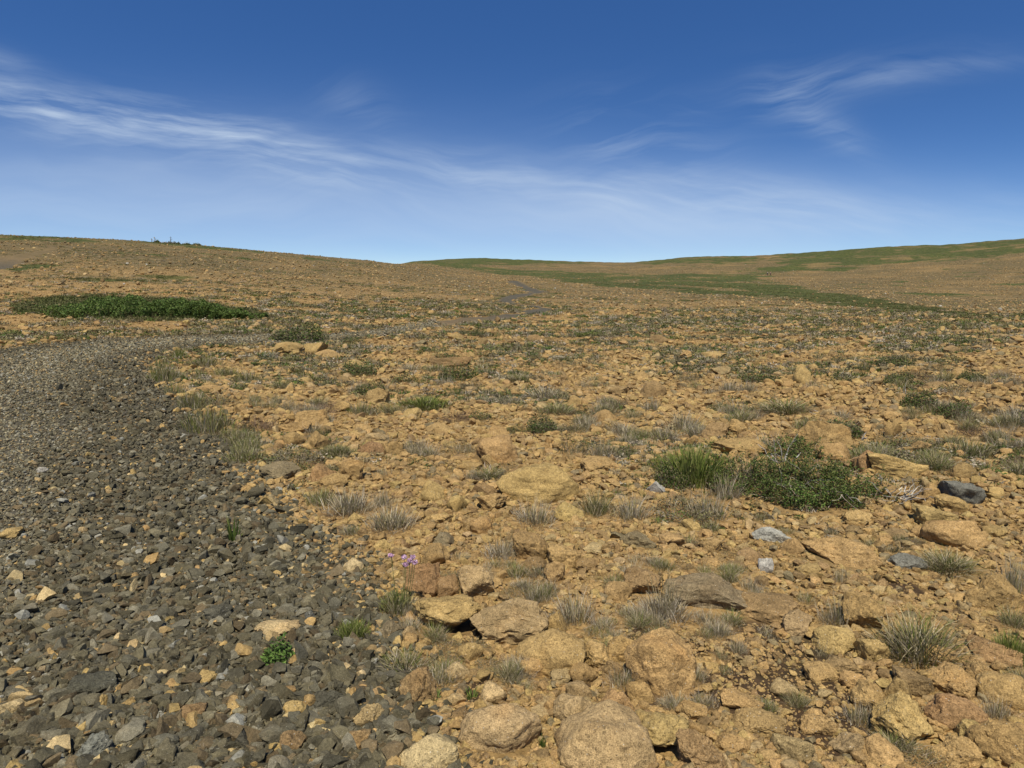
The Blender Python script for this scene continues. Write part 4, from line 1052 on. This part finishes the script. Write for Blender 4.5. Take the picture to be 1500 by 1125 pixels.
def krumm(px, w, h, label, seed, pal):
    x, y = crest_xy(px); u = math.hypot(x, y) / F; r = RS(seed)
    o = link('stunted_tree', None, None, (x, y - .6, float(H(x, y - .6)) - .1), label=label, category='stunted tree', group='stunted trees on the crest')
    link('crown', make_mesh('crown', *leaves(r, leaf_cloud(r, 900, w * .5 * u, w * .4 * u, h * u, .7, seed), .16, pal, .4), M_LEAF), o)
    link('trunk', make_mesh('trunk', *twigs(r, 14, w * .3 * u, (.4, .9), .04, GREYD, (.6, 1.4)), M_TWIG), o)
krumm(232, 8, 4.0, 'dark pointed stunted tree beside the shorter dead trees on the crest', 3, LEAFD)
krumm(252, 15, 3.4, 'grey green stunted tree around the foot of the tallest dead tree', 4, HEATH + LEAFD[:2] + GREYD[:1])
krumm(262, 9, 2.6, 'low dark stunted tree just downslope from the tallest dead tree', 6, LEAFD + HEATH[:2])
krumm(275, 12, 2.4, 'flat stunted tree between the dead trees and the lowest crest bush', 7, LEAFD + HEATH[:1])
krumm(290, 12, 2.6, 'lowest crest bush farthest along from the dead trees', 8, LEAFD + GREYD[:2])
krumm(243, 8, 2.2, 'small grey stunted tree between the two taller dead trees', 9, GREYD + LEAFD[:1])

# two walkers far off where the turf crosses the slope
def limb_mesh(name, chains, material, col, parent):
    bm = bmesh.new(); sk = bm.verts.layers.skin.verify(); first = True
    vs = {}
    for ch in chains:
        prev = None
        for key, p, r_ in ch:
            if key not in vs:
                v = bm.verts.new(p); vs[key] = v
                v[sk].radius = (r_, r_); v[sk].use_root = first; first = False
            if prev is not None and bm.edges.get((prev, vs[key])) is None: bm.edges.new((prev, vs[key]))
            prev = vs[key]
    me = bpy.data.meshes.new(name); bm.to_mesh(me); bm.free()
    me.materials.append(material)
    o = link(name, me, parent)
    o.modifiers.new('skin', 'SKIN'); s = o.modifiers.new('sub', 'SUBSURF'); s.levels = s.render_levels = 1
    return o
def solid(name, c):
    m, nt = mat(name); N = NT(nt)
    pos = N.n('ShaderNodeNewGeometry').outputs['Position']
    col = N.ramp(N.noise(pos, 30, 3), [(.3, tuple(q * .8 for q in c)), (.7, tuple(q * 1.15 for q in c))])
    N.finish(col, .9, spec=.1); return m
M_SKIN = solid('skin', (.45, .27, .19)); M_DARK = solid('dark_cloth', (.02, .022, .028)); M_TROUS = solid('dark_trousers', (.03, .03, .035)); M_PACK = solid('pale_pack', (.42, .42, .42)); M_HAIR = solid('dark_hair', (.03, .022, .015))
def walker(px, py, label, stride, pack):
    (x, y), = unproject([px], [py], H); z = float(H(x, y))
    o = link('person', None, None, (x, y, z), label=label, category='person', group='walkers far up the trail'); o.rotation_euler = (0, 0, random.uniform(-.3, .3))
    s = stride
    body = [[('pel', (0, 0, .95), .14), ('ch', (0, 0, 1.3), .16), ('nk', (0, .02, 1.5), .06), ('hd', (0, .03, 1.63), .10), ('tp', (0, .02, 1.74), .07)]]
    for q, k in ((-1, 1), (1, -1)):
        body.append([('pel', 0, 0), ('hip%d' % q, (q * .1, 0, .9), .10), ('kn%d' % q, (q * .11, k * s * .5 + .04, .5), .065), ('an%d' % q, (q * .11, k * s, .08), .045), ('ft%d' % q, (q * .11, k * s + .15, .04), .04)])
        body.append([('ch', 0, 0), ('sh%d' % q, (q * .19, 0, 1.42), .06), ('el%d' % q, (q * .25, -k * s * .3, 1.15), .045), ('wr%d' % q, (q * .26, -k * s * .5 + .08, .92), .035), ('hn%d' % q, (q * .26, -k * s * .5 + .12, .83), .035)])
    limb_mesh('body', body, M_SKIN, None, o)
    tr = [[('pel', (0, 0, .95), .16)]]
    for q, k in ((-1, 1), (1, -1)):
        tr.append([('pel', 0, 0), ('hip%d' % q, (q * .1, 0, .9), .115), ('kn%d' % q, (q * .11, k * s * .5 + .04, .5), .08), ('an%d' % q, (q * .11, k * s, .10), .06)])
    limb_mesh('trousers', tr, M_TROUS, None, o)
    jk = [[('pel', (0, 0, .98), .155), ('ch', (0, 0, 1.3), .185), ('nk', (0, .01, 1.47), .08)]]
    for q, k in ((-1, 1), (1, -1)):
        jk.append([('ch', 0, 0), ('sh%d' % q, (q * .19, 0, 1.42), .075), ('el%d' % q, (q * .25, -k * s * .3, 1.15), .06), ('wr%d' % q, (q * .26, -k * s * .5 + .07, .94), .048)])
    limb_mesh('jacket', jk, M_DARK, None, o)
    limb_mesh('hair', [[('a', (0, .0, 1.66), .10), ('b', (0, .01, 1.75), .085)]], M_HAIR, None, o)
    if pack: limb_mesh('backpack', [[('a', (0, -.2, 1.1), .13), ('b', (0, -.2, 1.42), .12)]], M_PACK, None, o)
walker(1124, 404.0, 'distant walker in dark clothes carrying a pale backpack', .22, True)
walker(1128.5, 404.0, 'distant walker in dark clothes without a pack', .16, False)

taken_plants = np.array([(q['x'], q['y'], q['W'] * .47) for q in PLANTS if q['kind'] != 'thicket'])
def free_of_plants(x, y):
    ok = np.ones(len(x), bool)
    for rx, ry, r in taken_plants: ok &= (x - rx) ** 2 + (y - ry) ** 2 > r * r
    return ok
# rubble: everything smaller than the single rocks, thinning in number per square metre with distance
n = 470000
d = np.exp(rng.uniform(math.log(1.5), math.log(420), n)); d[:70000] = 80 + 400 * rng.uniform(0, 1, 70000); a = np.radians(rng.uniform(-44, 47, n))
x, y = np.sin(a) * d, np.cos(a) * d
q = .0028 * (1 - rng.uniform(0, 1, n)) ** -.46
s = np.minimum(np.minimum(q, .020) * 1.22 * np.where(d < 9, d, 9 + .45 * (d - 9)) ** .80, .42)
sd = path_sd(x, y) + .16 * n2(x, y, .55, 40) + .1 * n2(x, y, .17, 41)
den = .62 + .5 * n2(x, y, 1.6, 52) + .3 * n2(x, y, .5, 53)
far = smooth(30, 140, d)
den = den * (1 - far) + far * (.50 + .7 * n2(x, y, 14, 54) + .4 * n2(x, y, 4, 55))
keep = (rng.uniform(0, 1, n) < den) & (sd > rng.uniform(-.12, .1, n) ) 
keep &= rng.uniform(0, 1, n) > green_mask(x, y) * .96
for sx, sy, r in SOIL: keep &= ~((np.hypot(x - sx, y - sy) < r * rng.uniform(.5, 1.1, n)) & (s > .014))
keep &= free_of_rocks(x, y) & (free_of_plants(x, y) | (s < .009))
x, y, s, d = x[keep], y[keep], s[keep], d[keep]
if REST:
    x = np.concatenate([x, cx_[REST]]); y = np.concatenate([y, cy_[REST]]); s = np.concatenate([s, cs[REST]])
cols = tone_pick(['ochre'] * 11 + ['gold'] * 4 + ['tan'] * 3 + ['brown'] * 4 + ['olive'], len(x), .15)
fr = np.hypot(x, y) > 55
cols[fr] = tone_pick(['ochre'] * 4 + ['tan'] * 4 + ['brown'] * 5 + ['olive'] * 5, fr.sum(), .25)
w = rng.uniform(0, 1, len(x)) < np.where(fr, .03, .003)
cols[w] = tone_pick(['white', 'cream', 'cream', 'tan'], w.sum(), .15)

# the closely packed small stuff near by, lying on and against the rest
n = 225000
d = np.exp(rng.uniform(math.log(1.5), math.log(19), n)); a = np.radians(rng.uniform(-44, 56, n))
x2, y2 = np.sin(a) * d, np.cos(a) * d
s2 = np.clip(.013 + .0165 * rng.exponential(1, n), 0, .085) * np.clip(d / 4.5, .8, 2.2) ** .75
sd = path_sd(x2, y2) + .16 * n2(x2, y2, .55, 40) + .1 * n2(x2, y2, .17, 41)
den = .80 + .45 * n2(x2, y2, .9, 57) + .2 * n2(x2, y2, .3, 58)
keep = (rng.uniform(0, 1, n) < den) & (sd > rng.uniform(-.25, .1, n)) & free_of_rocks(x2, y2) & (free_of_plants(x2, y2) | (s2 < .015))
for sx, sy, r in SOIL: keep &= ~((np.hypot(x2 - sx, y2 - sy) < r * rng.uniform(.3, 1.2, n)) & ((s2 > .045) | (rng.uniform(0, 1, n) < .60)))
x2, y2, s2 = x2[keep], y2[keep], s2[keep]
c2 = tone_pick(['ochre'] * 11 + ['gold'] * 4 + ['tan'] * 3 + ['brown'] * 4 + ['olive'], len(x2), .15)
x = np.concatenate([x, x2]); y = np.concatenate([y, y2]); s = np.concatenate([s, s2]); cols = np.concatenate([cols, c2])
stones('ochre_rubble', x, y, s, cols, 'r', M_RUBBLE, (.42, .8), (.08, .45), 'loose ochre rubble covering the whole slope')

# dark crushed stone of the path
n = 330000
d = np.exp(rng.uniform(math.log(1.4), math.log(32), n)) ; a = np.radians(rng.uniform(-50, 6, n))
x, y = np.sin(a) * d, np.cos(a) * d
sd0 = poly_sd(PATH, x, y)
sd = sd0 + .16 * n2(x, y, .55, 40) + .1 * n2(x, y, .17, 41)
keep = sd < .14 * rng.normal(0, 1, n)
x, y, d, sd0 = x[keep], y[keep], d[keep], sd0[keep]
n = len(x)
worn = smooth(1.1, 2.3, -sd0 + .35 * n2(x, y, 1.5, 60) + .07 * (d - 4))
s = (.0155 + .0125 * rng.exponential(1, n)) * (1 - .58 * worn)
s = np.maximum(np.minimum(s, .10), d * .0028)
keep = rng.uniform(0, 1, n) < np.clip((.052 / s) ** .5 * 1.0, .3, 1.0)
keep &= free_of_rocks(x, y) & (free_of_plants(x, y) | (s < .009))
x, y, s, worn = x[keep], y[keep], s[keep], worn[keep]
n = len(x)
G = np.array([(.125, .110, .066), (.104, .093, .058), (.150, .132, .082), (.120, .109, .072), (.142, .110, .062), (.180, .165, .115), (.112, .104, .072)])
cols = G[rng.randint(0, len(G), n)] * (1 + rng.uniform(-.42, .36, (n, 1))) * np.array([1.02, .97, .88])
cols = cols * (1 + .95 * worn[:, None] * rng.uniform(.3, 1.2, (n, 1)))
oc = rng.uniform(0, 1, n) < .045
cols[oc] = tone_pick(['ochre', 'gold', 'tan', 'cream'], oc.sum(), .2)
lt = rng.uniform(0, 1, n) < .015 + .05 * worn
cols[lt] = np.array([.30, .28, .21]) * (1 + rng.uniform(-.2, .2, (lt.sum(), 1)))
stones('path_gravel', x, y, s, cols, 'g', M_GRAVEL, (.40, .9), (-.05, .4), 'dark crushed stone surfacing the path', .55, False)

# ------------------------------------------------------------------ labels for the rest, by what stands near them
ALL = ROCKS + PLANTS
LM = [q for q in ALL if q.get('ref')]
def relation(q, l):
    dx, dy = q['px'] - l['px'], (q['py'] - l['py']) * 1.7
    if abs(dx) > abs(dy): return 'trailward of' if dx < 0 else 'on the far side from the trail of'
    return 'uphill of' if dy < 0 else 'downhill of'
REL = {'trailward of': 'on the path side of', 'on the far side from the trail of': 'on the slope side of', 'uphill of': 'uphill of', 'downhill of': 'downhill of'}
for q in ROCKS:
    s = q['W']; q['size'] = 'tiny' if s < .09 else 'small' if s < .16 else 'medium' if s < .28 else 'big'
    q['desc'] = '%s %s %s %s' % (q['size'], WORD[q['tone']], SWORD[q['shape']], 'stone' if s < .16 else 'rock')
for q in PLANTS:
    if q['kind'] in KDESC: q['desc'] = ('wide ' if q['W'] > .34 else 'small ' if q['W'] < .16 and not KDESC[q['kind']].startswith('small') else '') + KDESC[q['kind']]
used_labels = {q['o']['label'] for q in ALL if 'label' in q['o'].keys()}
todo = [q for q in ALL if 'label' not in q['o'].keys()]
def options(q):
    near = sorted(LM, key=lambda l: (l['px'] - q['px']) ** 2 + ((l['py'] - q['py']) * 1.7) ** 2)[:5]
    for l in near:
        gap = math.hypot(l['px'] - q['px'], (l['py'] - q['py']) * 1.7) - (l['wpx'] + q['wpx']) * .5
        r = REL[relation(q, l)]
        how = 'touching' if gap < 3 else 'close by' if gap < 40 else 'some way off' if gap < 120 else 'far off'
        yield l, r, how
for q in sorted(todo, key=lambda q: -q['wpx']):
    opts = list(options(q)); lab = None
    for l, r, how in opts:
        c = '%s %s %s' % (q['desc'], r, l['ref'])
        if c not in used_labels and len(c.split()) <= 16: lab = c; break
    if lab is None:
        for l, r, how in opts:
            c = '%s %s, %s %s' % (q['desc'], how, r, l['ref'])
            if c not in used_labels and len(c.split()) <= 16: lab = c; break
    if lab is None:
        for (l, r, how) in opts[:3]:
            for (l2, r2, h2) in opts:
                if l2 is l: continue
                c = '%s between %s and %s' % (q['desc'], l['ref'], l2['ref'])
                if c not in used_labels and len(c.split()) <= 16: lab = c; break
            if lab: break
    if lab is None:
        for ordn in ('second', 'third', 'fourth', 'fifth', 'sixth', 'seventh', 'eighth', 'ninth', 'tenth', 'eleventh', 'twelfth'):
            l, r, how = min(opts, key=lambda t: len(t[0]['ref'].split()))
            c = '%s largest %s %s %s' % (ordn, q['desc'], r, l['ref'])
            if c not in used_labels: lab = c; break
    used_labels.add(lab); q['o']['label'] = lab

# ------------------------------------------------------------------ light, sky, camera
def sun_dir():
    return np.array([math.sin(SUN_AZ) * math.cos(SUN_EL), math.cos(SUN_AZ) * math.cos(SUN_EL), math.sin(SUN_EL)])
sl = bpy.data.lights.new('sun', 'SUN'); sl.energy = 5.0; sl.angle = math.radians(.53); sl.color = (1.0, .955, .86)
so = bpy.data.objects.new('sun', sl); COL.objects.link(so)
so.rotation_euler = Vector(-sun_dir()).to_track_quat('-Z', 'Y').to_euler(); so.location = (0, -20, 40)

world = bpy.data.worlds.new('World'); scene.world = world; world.use_nodes = True
nt = world.node_tree; nt.nodes.clear(); N = NT(nt)
gen = N.n('ShaderNodeTexCoord').outputs['Generated']
sp = N.n('ShaderNodeSeparateXYZ'); N.l(gen, sp.inputs[0]); X, Y, Z = sp.outputs
# the sky deepens quickly upward, as it does opposite a high sun
zz = N.math('ADD', N.math('MULTIPLY', Z, SKY_Z[0]), SKY_Z[1])
cv = N.n('ShaderNodeCombineXYZ'); N.l(X, cv.inputs[0]); N.l(Y, cv.inputs[1]); N.l(zz, cv.inputs[2])
nv = N.n('ShaderNodeVectorMath', operation='NORMALIZE'); N.l(cv.outputs[0], nv.inputs[0])
sky = N.n('ShaderNodeTexSky', sky_type='NISHITA'); sky.sun_disc = False; sky.sun_elevation = SUN_EL; sky.sun_rotation = SUN_AZ
sky.altitude = 300; sky.air_density = 1.0; sky.dust_density = .4; sky.ozone_density = 2.0
N.l(nv.outputs[0], sky.inputs[0])
hsv = N.n('ShaderNodeHueSaturation'); hsv.inputs['Saturation'].default_value = SKY_SAT; hsv.inputs['Value'].default_value = SKY_VAL; hsv.inputs['Hue'].default_value = SKY_HUE
N.l(sky.outputs[0], hsv.inputs['Color'])
# cirrus: streaks in the direction (u, v) = (east / north, up / north)
ys = N.math('MAXIMUM', N.math('ABSOLUTE', Y), .05)
u = N.math('DIVIDE', X, ys); v = N.math('DIVIDE', Z, ys)
def uv_of(px, py):
    q = pix_dir(px, py); return float(q[0] / q[1]), float(q[2] / q[1])
def streaks(rot, sx, sy, detail, warp, seed):
    c = N.n('ShaderNodeCombineXYZ'); N.l(u, c.inputs[0]); N.l(v, c.inputs[1]); c.inputs[2].default_value = seed
    w = N.n('ShaderNodeTexNoise'); w.inputs['Scale'].default_value = 3.2; w.inputs['Detail'].default_value = 3; N.l(c.outputs[0], w.inputs['Vector'])
    ws = N.n('ShaderNodeVectorMath', operation='SCALE'); N.l(w.outputs['Color'], ws.inputs[0]); ws.inputs['Scale'].default_value = warp
    ad = N.n('ShaderNodeVectorMath', operation='ADD'); N.l(c.outputs[0], ad.inputs[0]); N.l(ws.outputs[0], ad.inputs[1])
    mp = N.n('ShaderNodeMapping'); mp.vector_type = 'TEXTURE'; mp.inputs['Rotation'].default_value = (0, 0, rot); mp.inputs['Scale'].default_value = (sx, sy, 1)
    N.l(ad.outputs[0], mp.inputs['Vector'])
    return N.noise(mp.outputs[0], 1.0, detail, .6)
def blob(px, py, rx, ry, rot=0.0):
    """soft elliptical region, sizes in photograph pixels"""
    cu, cw = uv_of(px, py); ca_, sa = math.cos(rot), math.sin(rot)
    du = N.math('SUBTRACT', u, cu); dv = N.math('SUBTRACT', v, cw)
    a_ = N.math('DIVIDE', N.math('ADD', N.math('MULTIPLY', du, ca_), N.math('MULTIPLY', dv, sa)), rx / F)
    b_ = N.math('DIVIDE', N.math('SUBTRACT', N.math('MULTIPLY', dv, ca_), N.math('MULTIPLY', du, sa)), ry / F)
    r2 = N.math('ADD', N.math('MULTIPLY', a_, a_), N.math('MULTIPLY', b_, b_))
    return N.math('POWER', 2.718, N.math('MULTIPLY', r2, -1.0))
def band(pts, w):
    """falls off from a curve through photograph points"""
    q = [uv_of(*p) for p in pts]
    fc = N.n('ShaderNodeFloatCurve'); cm = fc.mapping; c = cm.curves[0]
    u0, u1 = q[0][0], q[-1][0]
    while len(c.points) < len(q): c.points.new(.5, .5)
    for p_, (uu, vv) in zip(c.points, q): p_.location = ((uu - u0) / (u1 - u0), vv)
    cm.update()
    N.l(N.math('DIVIDE', N.math('SUBTRACT', u, u0), u1 - u0), fc.inputs['Value'])
    dv = N.math('DIVIDE', N.math('SUBTRACT', v, fc.outputs[0]), w / F)
    return N.math('POWER', 2.718, N.math('MULTIPLY', N.math('MULTIPLY', dv, dv), -1.0))
A1 = N.grey(streaks(-.20, .55, .045, 6, .10, 1.3), .38, .72)
A2 = N.grey(streaks(.16, .40, .035, 7, .14, 4.7), .42, .75)
A3 = N.grey(streaks(-.12, .9, .12, 5, .2, 8.1), .30, .70)
A5 = N.grey(streaks(.13, .22, .022, 9, .12, 21.0), .40, .72)
A4 = N.grey(streaks(-.14, .16, .016, 9, .10, 12.3), .40, .66)
main = N.math('MULTIPLY', band([(-160, 100), (0, 143), (120, 172), (260, 190), (400, 220), (540, 250), (800, 262), (1000, 285), (1200, 310), (1340, 335)], 34), N.math('MULTIPLY', N.grey(A3, .1, .9, .1, 1.0), N.math('ADD', .12, N.math('MULTIPLY', A4, 1.2))))
lim = N.math('ADD', blob(90, 165, 330, 120), N.math('ADD', N.math('MULTIPLY', blob(480, 235, 260, 90), .62), N.math('MULTIPLY', blob(1080, 290, 300, 90), .42)))
cloud = N.math('MULTIPLY', N.math('MULTIPLY', main, lim), .62)
for (m_, w_, a_) in ((blob(950, 225, 110, 60, -.25), .30, A2), (blob(1260, 112, 150, 24, .14), .24, A5), (blob(1175, 155, 70, 36, -.6), .16, A5), (blob(1150, 145, 46, 20, .6), .16, A5), (blob(1215, 190, 56, 16, -.55), .18, A5), (blob(1230, 195, 60, 20, -.5), .24, A1), (blob(1380, 97, 110, 14, .05), .20, A1), (blob(530, 160, 60, 32, -.4), .22, A2), (blob(0, 88, 50, 16, -.3), .35, A1), (blob(1230, 318, 170, 34, -.1), .26, A1), (blob(980, 160, 90, 8, 0), .14, A1), (blob(885, 190, 30, 40, .3), .18, A2), (blob(200, 205, 140, 26, -.1), .30, A2), (blob(420, 215, 90, 18, -.2), .36, A1), (blob(1470, 330, 90, 50, 0), .16, A1)):
    cloud = N.math('ADD', cloud, N.math('MULTIPLY', N.math('MULTIPLY', m_, a_), w_))
veil = N.math('MULTIPLY', N.math('ADD', N.math('ADD', blob(120, 290, 620, 90), N.math('MULTIPLY', blob(1000, 320, 420, 60), .8)), N.math('MULTIPLY', blob(700, 330, 700, 70), .5)), N.grey(A3, 0, 1, .5, 1.0))
cloud = N.math('MINIMUM', N.math('ADD', cloud, N.math('MULTIPLY', veil, .42)), .8)
front = N.grey(Y, .02, .12); cloud = N.math('MULTIPLY', cloud, front)
skc = N.mix(cloud, hsv.outputs[0], CLOUD_COL)
bg = N.n('ShaderNodeBackground'); N.l(skc, bg.inputs[0]); bg.inputs[1].default_value = SKY_STRENGTH
out = N.n('ShaderNodeOutputWorld'); N.l(bg.outputs[0], out.inputs[0])

cam = bpy.data.cameras.new('camera'); co = bpy.data.objects.new('camera', cam); COL.objects.link(co)
cam.sensor_width = 36; cam.lens = F / 1500 * 36; cam.clip_start = .05; cam.clip_end = 4000
co.location = (0, 0, EYE); co.rotation_euler = (math.pi / 2 - TH, 0, 0)
scene.camera = co
vs = scene.view_settings
vs.view_transform = 'Standard'; vs.look = 'None'; vs.gamma = 1.0; vs.exposure = EXPOSURE; vs.use_curve_mapping = False
scene.render.engine = 'CYCLES'
scene.cycles.max_bounces = 5; scene.cycles.diffuse_bounces = 1
